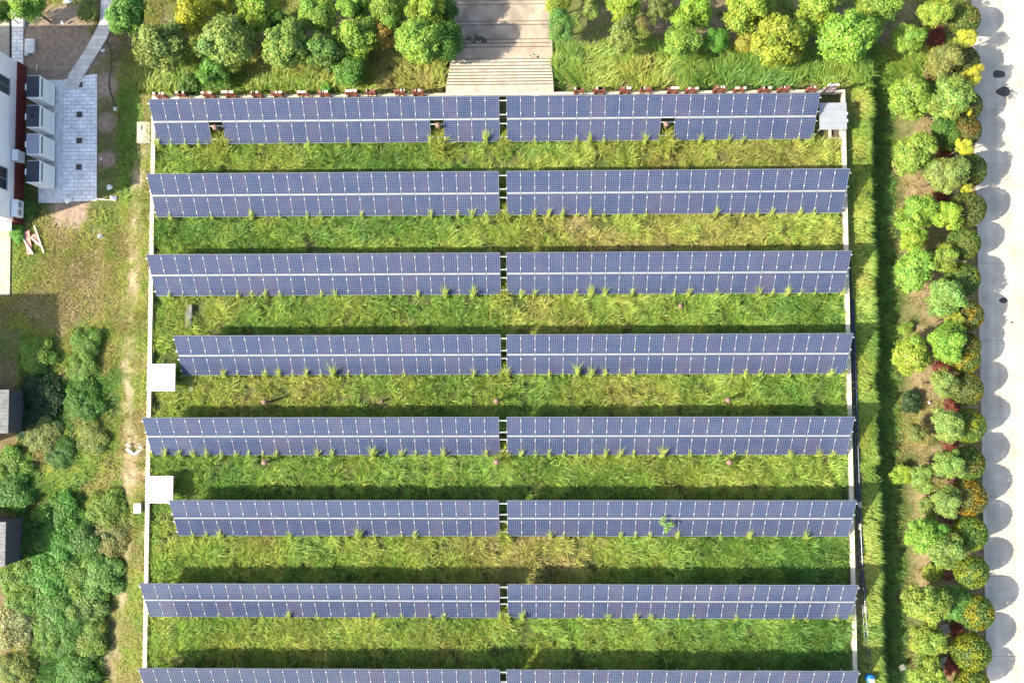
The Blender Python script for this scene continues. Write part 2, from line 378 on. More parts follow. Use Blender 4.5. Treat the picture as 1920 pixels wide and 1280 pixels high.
# plaza and steps in front of the platform
ZS = [-.02-.145*i for i in range(11)]
plaza = MB()
def prow(v0, z0, v1, z1, uL, uR, z):
    a = P(uL[0], v0, z0); b = P(uR[0], v0, z0); c = P(uR[1], v1, z1); d = P(uL[1], v1, z1)
    return [a, b, c, d]
steps = MB()
vrow = [166,160.5,154.8,149,143.2,137.4,131.4,125.2,119,112.6]
y_of = [P(938, v, ZS[i])[1] for i, v in enumerate(vrow)]
def xs_at(y, z):
    t = (y-22.29)/(24.92-22.29); return lerp(-6.43, -6.16, t), lerp(1.59, 1.43, t)
for i in range(9):
    y0, y1 = y_of[i], y_of[i+1]; xa, xb = xs_at(y0, 0)
    steps.box(xa, y0, -2.4, xb, y1-.001, ZS[i])
yy = [21.86, y_of[0]]
steps.box(-6.45, 21.87, -2.4, 1.6, y_of[0]-.001, .06)
step_shade = MB()  # dark strips drawn in for the shade lines at the riser feet
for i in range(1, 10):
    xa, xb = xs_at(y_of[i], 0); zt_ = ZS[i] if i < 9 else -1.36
    step_shade.box(xa+.03, y_of[i]+.0005, zt_-.02, xb-.03, y_of[i]+.115, zt_+.006)
st = steps.build('stone_steps', M['concrete']); step_shade.build('riser_shade', M['soil_and_shade'], st); tag(st, 'flight of pale concrete steps between the grass banks, leading up to the panel platform', 'stairs')
lev = [(y_of[9], -1.4), (25.9, -1.4), (26.25, -1.54), (26.6, -1.68), (27.7, -1.68), (28.0, -1.80), (29.5, -1.80), (29.85, -1.92), (34, -1.92)]
z_cur = -1.40
pz_shade = MB(); pz = MB(); ys = [y_of[9], 25.90, 26.24, 26.58, 27.75, 28.08, 29.45, 29.80, 34.0]
zs_ = [-1.36, -1.48, -1.60, -1.72, -1.84, -1.96, -2.08, -2.20]
for i in range(8): pz.box(-6.3, ys[i], -3, 1.55, ys[i+1]-.001, zs_[i]+.0)
for i in range(1, 8): pz_shade.box(-6.2, ys[i]+.0005, zs_[i]-.02, 1.4, ys[i]+.10, zs_[i]+.006)  # same drawn-in shade lines for the plaza steps
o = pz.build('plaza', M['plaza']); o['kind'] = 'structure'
pg = pz_shade.build('plaza_grime', M['soil_and_shade'], o)  # dark strips that stand for shade at the plaza steps

# ------------------------------------------------------------------ perimeter walls
def wall(name, pts, wd, z0, z1, label, seg=4.0):
    (ax, ay), (bx, by) = pts; L = math.hypot(bx-ax, by-ay); t = empty(name, (ax, ay, 0), label, 'wall', None, math.atan2(by-ay, bx-ax))
    MB().box(0, -wd/2+.03, z0, L, wd/2-.03, z1-.08).build('wall_body', M['concrete'], t)
    cap = MB(); nseg = max(1, round(L/seg))
    for i in range(nseg): cap.box(i*L/nseg+.008, -wd/2, z1-.08, (i+1)*L/nseg-.008, wd/2, z1)
    cap.build('coping', M['coping'], t); return t
wall('perimeter_wall', [(-28.16,-24),(-28.2,21.84)], .30, -1.2, .45, 'long low pale concrete wall running down the left ends of the panel rows')
wall('perimeter_wall', [(22.82,-24),(22.79,21.84)], .30, -.8, .45, 'long low pale concrete wall beside the dark pipes, down the right ends of the panel rows')
wall('perimeter_wall', [(-28.04,21.68),(22.63,21.68)], .30, -.8, .45, 'low grey concrete wall under the red signs, between the steps and the top panel row')

# ------------------------------------------------------------------ solar arrays
TH, SL, PITCH, ZLOW = R(35.374), 3.399, 1.012, .75
ROWY = [18.088,12.662,6.837,1.023,-4.777,-10.579,-16.372,-22.214]
XLE = [-2.378,-2.406,-2.328,-2.300,-2.428,-2.439,-2.408,-2.380]
XRI = [-1.849,-1.868,-1.885,-1.889,-1.890,-1.876,-1.872,-1.947]
NL = [25,25,25,23,25,23,25,25]; NR = [22,24,24,24,24,24,24,24]
MW, ML = 1.000, 1.640
OFFU = SL-ML
pane = MB().box(.018, .024, -.012, MW-.018, ML-.024, .004).mesh('solar_module', M['cells'])
fr = MB()
fr.box(0,0,-.035,.018,ML,.012).box(MW-.018,0,-.035,MW,ML,.012).box(.018,0,-.035,MW-.018,.024,.012).box(.018,ML-.024,-.035,MW-.018,ML,.012)
nfr = len(fr.f)
for t_ in (.34, 1.28): fr.box(-.022,t_,.0121,.020,t_+.08,.026)          # clamps on the joint
frame_me = fr.mesh('module_frame', [M['alu'], M['white_metal']])
for k in range(nfr, len(fr.f)): frame_me.polygons[k].material_index = 1
post_r = MB().box(-.04,-.04,0,.04,.04,1).mesh('post', M['galv'])
rot = Matrix.Rotation(TH, 4, 'X')
rownames = ['topmost','second','third','fourth','fifth','sixth','seventh','lowest cut-off']
holes = {(0,'L'): {4, 20}, (0,'R'): {11}}
extra = {(0,'L'):'above the signs-free lower edge with two missing modules', (0,'R'):'with one missing module',
         (3,'L'):'short beside the upper white canopy', (5,'L'):'short beside the lower white canopy',
         (5,'R'):'with a sapling growing through'}
arrays = {}
for i in range(8):
    for side in 'LR':
        n_ = NL[i] if side == 'L' else NR[i]
        x0 = XLE[i]-n_*PITCH if side == 'L' else XRI[i]
        lab = 'blue solar array %s the gap, %s row' % ('left of' if side == 'L' else 'right of', rownames[i])
        if (i, side) == (0,'L'): lab += ' with two missing modules'
        elif (i, side) in extra: lab += ', '+extra[(i, side)].replace('above the signs-free lower edge ','')
        t = empty('solar_array', (x0, ROWY[i], 0), lab, 'solar array', 'rows of tilted solar arrays')
        base = Matrix.Translation((0,0,ZLOW)) @ rot
        for j in range(n_):
            for up in (0, 1):
                if not up and j in holes.get((i,side), ()): continue
                o = bpy.data.objects.new('solar_module', pane); link(o, t)
                jit = Matrix.Rotation(rng.normal(0,.004), 4, 'X') @ Matrix.Rotation(rng.normal(0,.004), 4, 'Y')
                o.matrix_local = base @ Matrix.Translation((j*PITCH+.006, OFFU*up, 0)) @ jit
                fo = bpy.data.objects.new('module_frame', frame_me); link(fo, o)
        Lx = n_*PITCH
        for fi, tt in enumerate((.895,.59,.395,.10)):
            xa = -.16 if side == 'L' else (XLE[i]-XRI[i])/2+.003
            xb = Lx-(XLE[i]-XRI[i])/2-.003 if side == 'L' else Lx+.15
            q = MB().box(xa, tt*SL-.03, -.125, xb, tt*SL+.03, -.037).build('purlin', M['galv'], t); q.matrix_local = base
        q = MB()
        for j in range(n_): q.box(j*PITCH+.02, ML+.026, -.034, (j+1)*PITCH-.02, OFFU-.026, -.004)
        q = q.build('middle_rail', M['alu_rail'], t); q.matrix_local = base
        for k in range(5):
            xk = .5+(Lx-1.0)*k/4
            q = MB().box(xk-.03,.12,-.21,xk+.03,SL-.12,-.127).build('rafter', M['galv'], t); q.matrix_local = base
            for sfr in (.22,.80):
                yy_ = sfr*SL*math.cos(TH); zz = ZLOW+sfr*SL*math.sin(TH)-.2
                o = bpy.data.objects.new('post', post_r); link(o, t); o.location = (xk, yy_, 0); o.scale = (1,1,zz)
        arrays[(i,side)] = t

# ------------------------------------------------------------------ vents on the platform
def vent(u, v, z, label, r=.21):
    x, y = P(u, v, z); t = empty('roof_vent', (x,y,0), label, 'vent pipe', 'brown capped vent pipes')
    MB().lathe([(.085,0),(.085,z-.16)], n=14).build('vent_pipe', M['vent'], t, smooth=False)
    MB().lathe([(r*.96,z-.18),(r,z-.15),(r*.97,z-.08),(r*.75,z-.02),(r*.35,z+.03),(.03,z+.045)], n=20).build('vent_cap', M['vent'], t, smooth=True)
    return t
vent(402,238,1.95,'brown capped vent in the left of the two module holes, top left array')
vent(821,234,1.95,'brown capped vent in the right of the two module holes, top left array')
vent(1250,232,1.95,'brown capped vent in the module hole of the top right array')
vent(494.5,753,1.9,'brown vent with a long shadow, below the fourth row, nearest the upper white canopy')
vent(715.5,751.5,.75,'small pale vent in straw, below the left half of the fourth row', .14)
vent(930.5,751.5,1.7,'brown vent in tall grass just above the gap of the fifth row')
vent(1366,750,1.7,'pinkish vent in grass below the right half of the fourth row')
vent(495,867,1.7,'brown vent in bright grass below the left half of the fifth row', .23)
vent(931,866,1.6,'brown vent in grass just below the centre gap of the fifth row', .23)
vent(1369,867,1.6,'pinkish vent beside swirled grass below the right half of the fifth row', .23)
vent(1277,573,.6,'low grey vent sunk in grass below the right half of the third row', .19)

# ------------------------------------------------------------------ red character signs on the far wall
SIGNU = [306,347,395,436,485,524,572,611,662,699,752,786,1085,1123,1170,1209,1259,1294,1346,1383,1430,1465,1518,1551]
ordn = ['first','second','third','fourth','fifth','sixth','seventh','eighth','ninth','tenth','eleventh','twelfth']
srng = np.random.default_rng(3)
for i, u in enumerate(SIGNU):
    x, y = P(u, 180-.006*(u-600)+3, .5); y = 21.68
    big = i == 23
    h = 1.5 if big else 1.0+.25*srng.random(); wd = 1.0 if big else .78+.2*srng.random()
    half = 'left' if i < 12 else 'right'; k = i if i < 12 else i-12
    lab = 'big pale lilac character sign at the right end of the far wall' if big else \
          'red character sign on the far wall %s of the steps, %s from its left end' % (half, ordn[k])
    t = empty('character_sign', (x, y, .45), lab, 'sign', 'red character signs along the far wall')
    fm = MB()
    for s_ in (-1, 1): fm.box(s_*wd*.36-.025,-.10,0,s_*wd*.36+.025,-.05,h*.9)
    for zz in (.12,h*.5,h*.85): fm.box(-wd*.5,-.13,zz,wd*.5,-.1,zz+.04)
    fm.build('frame', M['rust'], t)
    ch = MB(); th_ = .10
    zs2 = sorted(srng.choice(np.linspace(.12,h-.06,6), 3+int(srng.random()<.5), replace=False))
    zs2[-1] = h-.08
    for zz in zs2:
        a = -wd/2+srng.random()*.18*wd; b = wd/2-srng.random()*.18*wd; ch.box(a,-.05,zz-th_/2,b,.07,zz+th_/2)
    for xx in srng.choice(np.linspace(-wd*.42,wd*.42,5), 2+int(srng.random()<.4), replace=False):
        za = .08+srng.random()*.2; zb = h-.12-srng.random()*.3; ch.box(xx-th_/2,-.048,za,xx+th_/2,.068,zb)
    ch.build('character', M['lavender_panel'] if big else M['red'], t)
    ed = MB(); a = -wd/2; b = wd/2
    nb = 2+int(srng.random()*3); xs_ = np.sort(srng.random(nb)*(b-a)*.8+a)
    for q in xs_: ed.box(q,-.07,h-.035,min(b,q+.12+.25*srng.random()),.09,h+.02)
    ed.build('pale_edge', M['cream'], t)  # cream strips stand for the sunlit top of each sign

# ------------------------------------------------------------------ canopies, pads
def canopy(px, z, mt, label, posts=True, fins=False):
    a = P(px[0], px[1], z); b = P(px[2], px[3], z); x0, x1 = a[0], b[0]; y1, y0 = a[1], b[1]
    t = empty('canopy', ((x0+x1)/2, (y0+y1)/2, 0), label, 'canopy', 'sheet metal canopies over the cabinets')
    wx, wy = (x1-x0)/2, (y1-y0)/2
    r_ = MB()
    nrib = 4
    for i in range(nrib): r_.box(-wx, -wy+2*wy*i/nrib+.004, z-.05+.004*(i%2), wx, -wy+2*wy*(i+1)/nrib-.004, z+.004*(i%2))
    for i in range(1, nrib): r_.box(-wx, -wy+2*wy*i/nrib-.02, z-.04, wx, -wy+2*wy*i/nrib+.02, z+.045)
    r_.build('roof', mt, t)
    if fins:
        for yy_ in (.55*wy*-.6, .2*wy):
            MB().box(wx,yy_-.1,z-.06,wx+.1,yy_+.1,z-.005).build('bracket', M['galv'], t)
    for sx in (-1,1):
        for sy in (-1,1): MB().box(sx*(wx-.12)-.03,sy*(wy-.12)-.03,.0,sx*(wx-.12)+.03,sy*(wy-.12)+.03,z-.055).build('leg', M['galv'], t)
    MB().box(-wx*.55,-wy*.4,.15,wx*.55,wy*.4,1.3).build('cabinet', M['grey_metal'], t, bevel=.02)
    return t
canopy((276,682,328,733), 1.6, M['canopy'], 'square white metal canopy beside the short left end of the fourth row')
canopy((273,892,324,943), 1.6, M['canopy'], 'square white metal canopy touching the short left end of the sixth row')
canopy((1536,193,1588,243), 1.38, M['grey_metal'], 'grey metal canopy, half shaded, right of the topmost row', fins=True)
a = P(1555,262,.25); b = P(1578,240,.25)
t = empty('pump_pit', (a[0],a[1],0), 'square concrete pit rim open to soil below the grey metal canopy', 'pit')
wx, wy = b[0]-a[0], b[1]-a[1]
MB().box(0,0,-.1,.16,wy,.25).box(wx-.12,0,-.1,wx,wy,.25).box(.16,0,-.1,wx-.12,.16,.25).build('rim', M['concrete'], t)
MB().box(.16,.16,-.05,wx-.12,wy,.02).build('pit_floor', M['soil_and_shade'], t)
a = P(257,268,.1); b = P(281,228,.1)
t = empty('valve_chamber', (a[0],a[1],-.4), 'pale concrete chamber with cover slabs outside the left wall, level with the topmost row', 'chamber')
wx, wy = b[0]-a[0], b[1]-a[1]
MB().box(0,0,-.4,wx,wy,.42).build('chamber_body', M['concrete'], t)
for k in (0,1):
    c_ = MB().box(-.03,k*wy/2+.01,.421,wx+.03,(k+1)*wy/2-.01,.50).build('cover_slab', M['concrete'], t, bevel=.01)
MB().box(.3,.95,.501,.36,1.3,.53).build('handle', M['black'], t)
for (u0,v0,u1,v1,lb) in ((347,570,360,614,'narrow grey concrete slab lying in the grass above the fourth row'),(355,708,363,733,'short grey concrete kerb strip right of the upper white canopy')):
    a = P(u0,v1,.35); b = P(u1,v0,.35)
    tag(MB().box(a[0],a[1],-.1,b[0],b[1],.38).build('concrete_block', M['old_concrete'], bevel=.02), lb, 'slab')

# pipes outside the right wall
def pipe(pts, r, label):
    t = empty('drain_pipe', (*P(*pts[0],.1),0), label, 'pipe', 'dark blue pipes outside the right wall'); o0 = Vector(t.location)
    W = [Vector((*P(u,v,.05), .05+.0))-o0 for u, v in pts]
    for q in W: q.z = float(terrain(q.x+o0.x, q.y+o0.y))+.16-o0.z
    MB().tube(W, r, 10).build('pipe', M['pipe'], t, smooth=True); return t, o0
pA = [(1594,470),(1598.5,620),(1602.5,770),(1606,880),(1610,1000),(1615,1104),(1623,1190),(1630,1258)]
pB = [(1600,560),(1604,660),(1608,770),(1612,880),(1616,1000),(1621,1104),(1629,1190),(1635,1256)]
tA, oA = pipe(pA, .055, 'thin dark blue pipe hugging the right wall')
tB, oB = pipe(pB, .085, 'thicker dark blue pipe on the grass side of the thin one')
for u, v in ((1614,946),(1614,987),(1624,1142)):
    x, y = P(u, v, .1); zc = float(terrain(x,y))+.18
    MB().tube([(x-oB.x-.01,y-oB.y-.22,zc),(x-oB.x+.01,y-oB.y+.22,zc)], .135, 12).build('coupling', M['concrete'], tB)
x, y = P(1633,1272,.4)
t = empty('water_barrel', (x,y,float(terrain(x,y))), 'blue plastic barrel with a white lid at the end of the dark pipes', 'barrel')
MB().lathe([(.26,0),(.31,.15),(.32,.4),(.31,.65),(.25,.8)], n=20).build('barrel_body', M['blue'], t, smooth=True)
MB().box(-.17,-.16,.801,.17,.05,.86).build('lid', M['white_metal'], t, bevel=.015)

# ------------------------------------------------------------------ buildings and the yard on the left
BX = -38.66
t = empty('building', (BX, 18.5, ZLEFT), 'white rendered building with maroon plinth and dark windows at the left edge', 'building')
S0, S1, HB = 12.55-18.5, 24.55-18.5, 9.3
holes_ = [(23.9-18.5-3.3, 23.9-18.5-1.85), (P(22,366,1.4)[1]-18.5, P(22,318,1.4)[1]-18.5)]
win = [(P(27,184,.75)[1]-18.5, P(27,152,.75)[1]-18.5), (P(22,360,.75)[1]-18.5, P(22,318,.75)[1]-18.5)]
ZB = [1.22, 2.0, 4.0, 5.2, 7.2, HB]          # plinth top, sills and heads of the storeys
wb = MB(); xs0 = -14
segs = [S0]+[q for ab in sorted(win) for q in ab]+[S1]
wb.box(xs0,S0,ZB[0],-.26,S1,HB-.1)
for j in range(len(segs)-1):
    solid = j % 2 == 0
    if solid: wb.box(-.26,segs[j],ZB[0],0,segs[j+1]-.002,HB-.1)
    else:
        for a, b in ((ZB[0],ZB[1]),(ZB[2],ZB[3]),(ZB[4],HB-.1)): wb.box(-.26,segs[j],a,0,segs[j+1]-.002,b)
wb.build('wall', M['wall_render'], t)
MB().box(xs0-.02,S0-.05,-.3,.08,S1+.05,ZB[0]-.003).build('plinth', M['plinth'], t)
MB().box(xs0-.1,S0-.1,HB-.098,.12,S1+.1,HB).build('roof', M['concrete_grey'], t)
for (a, b) in win:
    for (z0, z1) in ((ZB[1],ZB[2]),(ZB[3],ZB[4])):
        wo = MB(); wo.box(-.2,a+.01,z0,-.05,a+.07,z1).box(-.2,b-.08,z0,-.05,b-.02,z1).box(-.2,a+.07,z0,-.05,b-.08,z0+.06).box(-.2,a+.07,z1-.06,-.05,b-.08,z1).box(-.19,(a+b)/2-.03,z0+.06,-.06,(a+b)/2+.03,z1-.06)
        wf = wo.build('window', M['grey_metal'], t)
        MB().box(-.15,a+.07,z0+.06,-.12,b-.08,z1-.06).build('pane', M['glass'], wf)
        if a > 0:
            bars = MB()
            for k in range(8): bars.box(-.03,a+.1+k*(b-a-.2)/7-.01,z0,.0,a+.1+k*(b-a-.2)/7+.01,z1)
            bars.build('window_bars', M['grey_metal'], wf)
# small wall boxes
x, y = P(30,292,.6)
bx_ = MB().box(BX+.085,y-.4,-.1,BX+.55,y+.4,.9).build('meter_cabinet', M['white_metal'], bevel=.03); tag(bx_, 'small white cabinet fixed to the maroon plinth, between the two windows', 'cabinet')
y1_, y0_ = P(33,376,.6)[1], P(33,404,.6)[1]
t = empty('air_conditioner', (BX+.09, (y0_+y1_)/2, .05), 'white air conditioner outdoor unit with two grilles on the plinth corner', 'air conditioner')
MB().box(0,-.62,-.2,.42,.62,.75).build('casing', M['white_metal'], t, bevel=.03)
for yy_ in (-.3,.3):
    MB().tube([(.421,yy_,.3),(.44,yy_,.3)], .26, 18).build('grille', M['lavender_panel'], t)
t = empty('lean_to_roof', (*P(8,419,.4),-.8), 'pale blue sheet roof corner below the maroon plinth at the left edge', 'shed roof')
MB().box(-1.6,-.5,.9,.4,.45,.97).build('roof_sheet', M['sheet_blue'], t); MB().box(.3,-.45,0,.36,-.39,.899).build('post', M['galv'], t); MB().box(.3,.3,0,.36,.36,.899).build('post', M['galv'], t)
# neighbouring sheds whose roofs cut the left edge, and the taller block beyond the frame that shades the shrubs
def shed(x1, y0, y1, ztop, wx, label, roofmat):
    t = empty('shed', (x1, (y0+y1)/2, ZLEFT), label, 'shed'); h = ztop-ZLEFT; d = (y1-y0)/2
    MB().box(-wx,-d+.06,-.2,-.08,d-.06,h-.08).build('wall', M['dark_wall'], t)
    r_ = MB(); k = 12
    for i in range(k): r_.box(-wx-.1,-d+2*d*i/k,h-.078,.0,-d+2*d*(i+1)/k-.012,h+.012*(i%2))
    r_.build('roof', roofmat, t); return t
zA = 1.9; a = P(17,730,zA); b = P(17,812,zA); shed(a[0], b[1], a[1], zA, 5, 'shed with a grey ribbed roof beside the darkest shrubs at the left edge', M['old_roof'])
zA = 2.2; a = P(11,978,zA); b = P(11,1062,zA); shed(a[0], b[1], a[1], zA, 5, 'shed with a weathered ribbed roof beside the big green thicket at the left edge', M['old_roof'])
yN = P(60,557,-.9)[1]-3.0; yS = P(199,796,-.9)[1]-3.0
t = empty('building', (-45.6,(yN+yS)/2,ZLEFT), 'tall grey block just beyond the left edge, shading the shrubs', 'building')
d = abs(yN-yS)/2
MB().box(-9,-d,-.2,0,d,9.2).build('wall', M['wall_render'], t); MB().box(-9.1,-d-.1,9.202,.1,d+.1,9.4).build('roof', M['concrete_grey'], t)

# heat pumps
UY = [(160,201),(214,255),(265.5,304),(314,355)]
nm_ = ['topmost white heat pump box with a dark top','second white heat pump box, dark top with a round mark','third white heat pump box with a grey lavender top','lowest white heat pump box with a dark top']
for k, (va, vb) in enumerate(UY):
    xf_, ya = P(105, va, ZLEFT+.15); _, yb = P(105, vb, ZLEFT+.15); wd = ya-yb
    t = empty('heat_pump', (xf_,(ya+yb)/2,-.80), nm_[k]+' beside the maroon plinth', 'heat pump', 'heat pump units along the building')
    H_ = 2.35
    MB().box(-1.02,-wd/2,.1,0,wd/2,H_).build('casing', M['white_metal'], t, bevel=.07)
    MB().box(-1.0,-wd/2+.1,0,-.06,wd/2-.1,.1).build('base', M['black'], t)
    MB().box(-1.0,-wd/2+.05,H_-.01,-.04,wd/2-.05,H_+.015).build('top_panel', M['lavender_panel'] if k == 2 else M['dark_panel'], t, bevel=.03)
    MB().box(.001,-.05+(-.62*.0),H_-.42,.012,.0,H_-.30).build('badge', M['black'], t)
    MB().box(.002,-wd/2+.16,H_-.36,.02,wd/2-.14,H_-.22).build('slot', M['black'], t)
    MB().box(-1.14,-.22,H_-.35,-1.021,.22,H_-.05).build('pipe_cover', M['white_metal'], t, bevel=.02)
    if k == 1: MB().lathe([(.14,0),(.1,.02)], (-.55,.05,H_+.0155), 16).build('fan_mark', M['black'], t)
# four square pits in the paving
for k, (u, v, lb) in enumerate(((149.5,159,'topmost square pit in the grey paving, at the foot of the path'),(149,215,'second square pit in the grey paving'),(148.5,264,'third square pit in the grey paving'),(148,313.5,'lowest square pit in the grey paving'))):
    x, y = P(u, v, -.83); t = empty('drain_pit', (x,y,-.84), lb, 'pit', 'square pits in the yard paving')
    MB().box(-.22,-.22,-.2,.22,.22,.012).build('soil', M['soil_and_shade'], t)
    MB().box(-.26,-.26,-.2,.26,-.221,.02).box(-.26,.221,-.2,.26,.26,.02).box(-.26,-.221,-.2,-.221,.221,.02).box(.221,-.221,-.2,.26,.221,.02).build('rim', M['concrete_grey'], t)
a = P(46,105,-.75); b = P(65,73,-.75); o = MB().prism([(a[0],a[1]),(a[0]+.25,a[1]),(a[0]+.25,a[1]+.2),(b[0],a[1]+.2),(b[0],b[1]),(a[0],b[1])],-1.1,-.7).build('concrete_slab_cover', M['concrete_grey'], bevel=.02); tag(o,'pale concrete slab with a notch on the bare soil at the top left','slab')
# loose things in the yard
def polytube(name, pix, z, r, mt, label, cat):
    pts = [Vector((*P(u,v,z), z)) for u, v in pix]; o0 = pts[0].copy(); o = MB().tube([q-o0 for q in pts], r, 8).build(name, mt, smooth=True); o.location = o0; return tag(o, label, cat)
polytube('cable', [(198,76),(206,88),(209,105),(208,125),(204,150),(206,172),(213,190),(219,203),(222,222),(226,238)], -.82, .03, M['black'], 'thin black cable snaking over bare soil right of the paved yard', 'cable')
polytube('pole', [(176,372),(214,376)], -.74, .04, M['cream'], 'pale pole lying off the lower right corner of the paved yard', 'pole')
polytube('stick', [(269,86),(273,93),(279,102)], -.9, .05, M['galv'], 'short grey stick beside the tree at the corner of the wood', 'stick')
polytube('stick', [(70,37+85),(68,134)], -.75, .04, M['cream'], 'short pale stick standing behind the topmost heat pump', 'stick')
def litter(u, v, s, label, seed, z=-.85, mt='white_metal'):
    r_ = np.random.default_rng(seed); x, y = P(u,v,z); vs_ = []; n_ = 9
    q = MB()
    for j in range(3):
        a0 = r_.random()*6; pts = [(s*(.4+.6*r_.random())*math.cos(a0+k*2*math.pi/6)+r_.normal(0,s*.3), s*(.4+.6*r_.random())*math.sin(a0+k*2*math.pi/6)+r_.normal(0,s*.3)) for k in range(6)]
        c = (sum(p_[0] for p_ in pts)/6, sum(p_[1] for p_ in pts)/6, s*.7+.1*j)
        q.add([(px_,py_,.02+r_.random()*s*.5) for px_,py_ in pts]+[c], [(k,(k+1)%6,6) for k in range(6)])
    o = q.build('plastic_scrap', M[mt]); o.location = (x,y,z); return tag(o, label, 'plastic scrap', 'white scraps lying about the yard')
litter(219,205,.22,'crumpled white bag where the black cable meets the shaded grass',1)
litter(206,352,.26,'white scrap on soil above the pale pole',2)
litter(213,371,.30,'crumpled white bag at the tip of the pale pole',3)
litter(228,358,.16,'small white scrap right of the pale pole',4)
litter(191,298,.12,'tiny white scrap on soil right of the paved yard',5)
litter(194,95,.17,'white scrap on soil right of the path bend',6)
litter(118,43,.15,'small white scrap at the shadow edge left of the path',7)
litter(128,3,.3,'white bag under bare twigs at the top, left of the path',8)
litter(189,443,.2,'white scrap in dry grass right of the pink boards',9)
litter(130,374,.35,'heap of white scraps on the lower edge of the paved yard',10)
litter(1741,754,.12,'tiny white scrap in dark grass among the roadside trees',11,-1.8)
for pts, mt, lb, z, wd in ((((50,433),(56,477)),'pinkboard','wide pink board lying in the weeds below the building corner',-.7,.42),(((62,440),(71,458)),'pinkboard','short pink board lying right of the wide one',-.72,.3),
                           (((42,446),(62,476)),'cream','pale timber strip lying across the wide pink board',-.6,.09),(((58,445),(76,461)),'cream','pale timber strip lying on the short pink board',-.62,.10),
                           (((64,423),(82,474)),'cream','long greenish timber strip, rightmost of the discarded boards',-.66,.10)):
    a, b = P(*pts[0],z), P(*pts[1],z); L = math.hypot(b[0]-a[0],b[1]-a[1])
    o = MB().box(0,-wd/2,-.04,L,wd/2,.03).build('board', M[mt]); o.location = (a[0],a[1],z); o.rotation_euler = (0,0,math.atan2(b[1]-a[1],b[0]-a[0])); tag(o, lb, 'board', 'discarded boards in the weeds')
x, y = P(254,839,-.3); t = empty('broken_frame', (x,y,float(terrain(x,y))), 'broken white frame lying on dry grass left of the fifth row', 'frame')
for (u0,v0,u1,v1) in ((240,841,254,851),(256,850,268,842),(264,836,269,841),(240,833,246,836)):
    a, b = P(u0,v0,-.3), P(u1,v1,-.3); L = math.hypot(b[0]-a[0],b[1]-a[1])
    q = MB().box(0,-.08,.08,L,.08,.22).build('frame_bar', M['white_metal'], t); q.location = (a[0]-x,a[1]-y,0); q.rotation_euler = (0,0,math.atan2(b[1]-a[1],b[0]-a[0]))
x, y = P(266,950,-.3); t = empty('junction_box', (x,y,float(terrain(x,y))), 'small grey box on the outer face of the left wall, below the lower white canopy', 'box')
MB().box(-.2,-.3,0,.2,.3,.5).build('box_body', M['galv'], t, bevel=.02); MB().box(-.26,-.36,.501,.26,.36,.55).build('lid', M['concrete_grey'], t)
# plaza details
x, y = P(856,104,-1.36); t = empty('stone_ring', (x,y,-1.37), 'round pale stone ring at the top left of the steps', 'ring')
MB().lathe([(.16,.02),(.17,.16),(.24,.17),(.25,.0)], n=20).build('ring', M['concrete'], t, smooth=False)
rr = np.random.default_rng(12)
def heap(name, u, v, z, r, label, cat, mt, n_=14):
    x, y = P(u,v,z); q = MB()
    for k in range(n_):
        a = rr.random()*6.28; d_ = r*math.sqrt(rr.random()); s = r*(.06+.13*rr.random()**2); c = (d_*math.cos(a)*1.4, d_*math.sin(a)*.7, s*.3)
        q.lathe([(s*.6,-s*.4),(s,0),(s*.8,s*.4),(s*.3,s*.6)], c, 7)
    o = q.build(name, mt); o.location = (x,y,z); o.rotation_euler = (0,0,-.3); return tag(o, label, cat)
heap('rubbish_heap', 893, 76, -1.60, .6, 'dark heap of leaves and rubble on the left of the plaza', 'heap', M['soil_and_shade'], 70)
heap('leaf_pile', 1001, 108, -1.36, .35, 'small pile of dead leaves at the right of the top step', 'heap', M['soil_and_shade'], 14)
for (u,v,r,lb) in ((1873,139,.42,'upper of the two dark mounds on the road near the top'),(1882,172,.5,'lower of the two dark mounds on the road near the top'),(1882,563,.3,'lone small dark mound in the middle of the road'),(1898,604,.1,'tiny dark stone on the road')):
    x, y = P(u,v,-1.78); q = MB(); n_ = 24; prof = [(1,0),(.92,.09),(.6,.15),(.2,.17)]
    vs_ = []; fs = []; wob = [1+.09*math.sin(k*.9+u)+.05*math.sin(k*2.1) for k in range(n_)]
    for (rr_, zz) in prof:
        for k in range(n_): a = 2*math.pi*k/n_; vs_.append((rr_*wob[k]*r*math.cos(a)*1.1, rr_*wob[k]*r*math.sin(a)*.72, zz*r))
    for i in range(3):
        for k in range(n_): fs.append((i*n_+k,i*n_+(k+1)%n_,(i+1)*n_+(k+1)%n_,(i+1)*n_+k))
    fs.append(tuple(range(3*n_,4*n_))); q.add(vs_,fs)
    o = q.build('stone_mound', M['rock'], smooth=True); o.location = (x,y,-1.799); tag(o, lb, 'mound')
for (u,v,w_,lb) in ((1770,1178,.8,'upper grey broken slab between the roadside trees near the bottom'),(1770,1240,.8,'lower grey broken slab between the roadside trees near the bottom'),(1690,1249,.45,'pale tilted sheet on the dark bank near the bottom')):
    x, y = P(u,v,-1.7); o = MB().prism([(-.45*w_,-.5*w_),(.5*w_,-.42*w_),(.42*w_,.5*w_),(-.2*w_,.46*w_),(-.5*w_,.2*w_)],0,.12).build('broken_slab', M['old_concrete'], bevel=.02)
    o.location = (x,y,-1.62); o.rotation_euler = (.12,-.1,.4); tag(o, lb, 'slab')
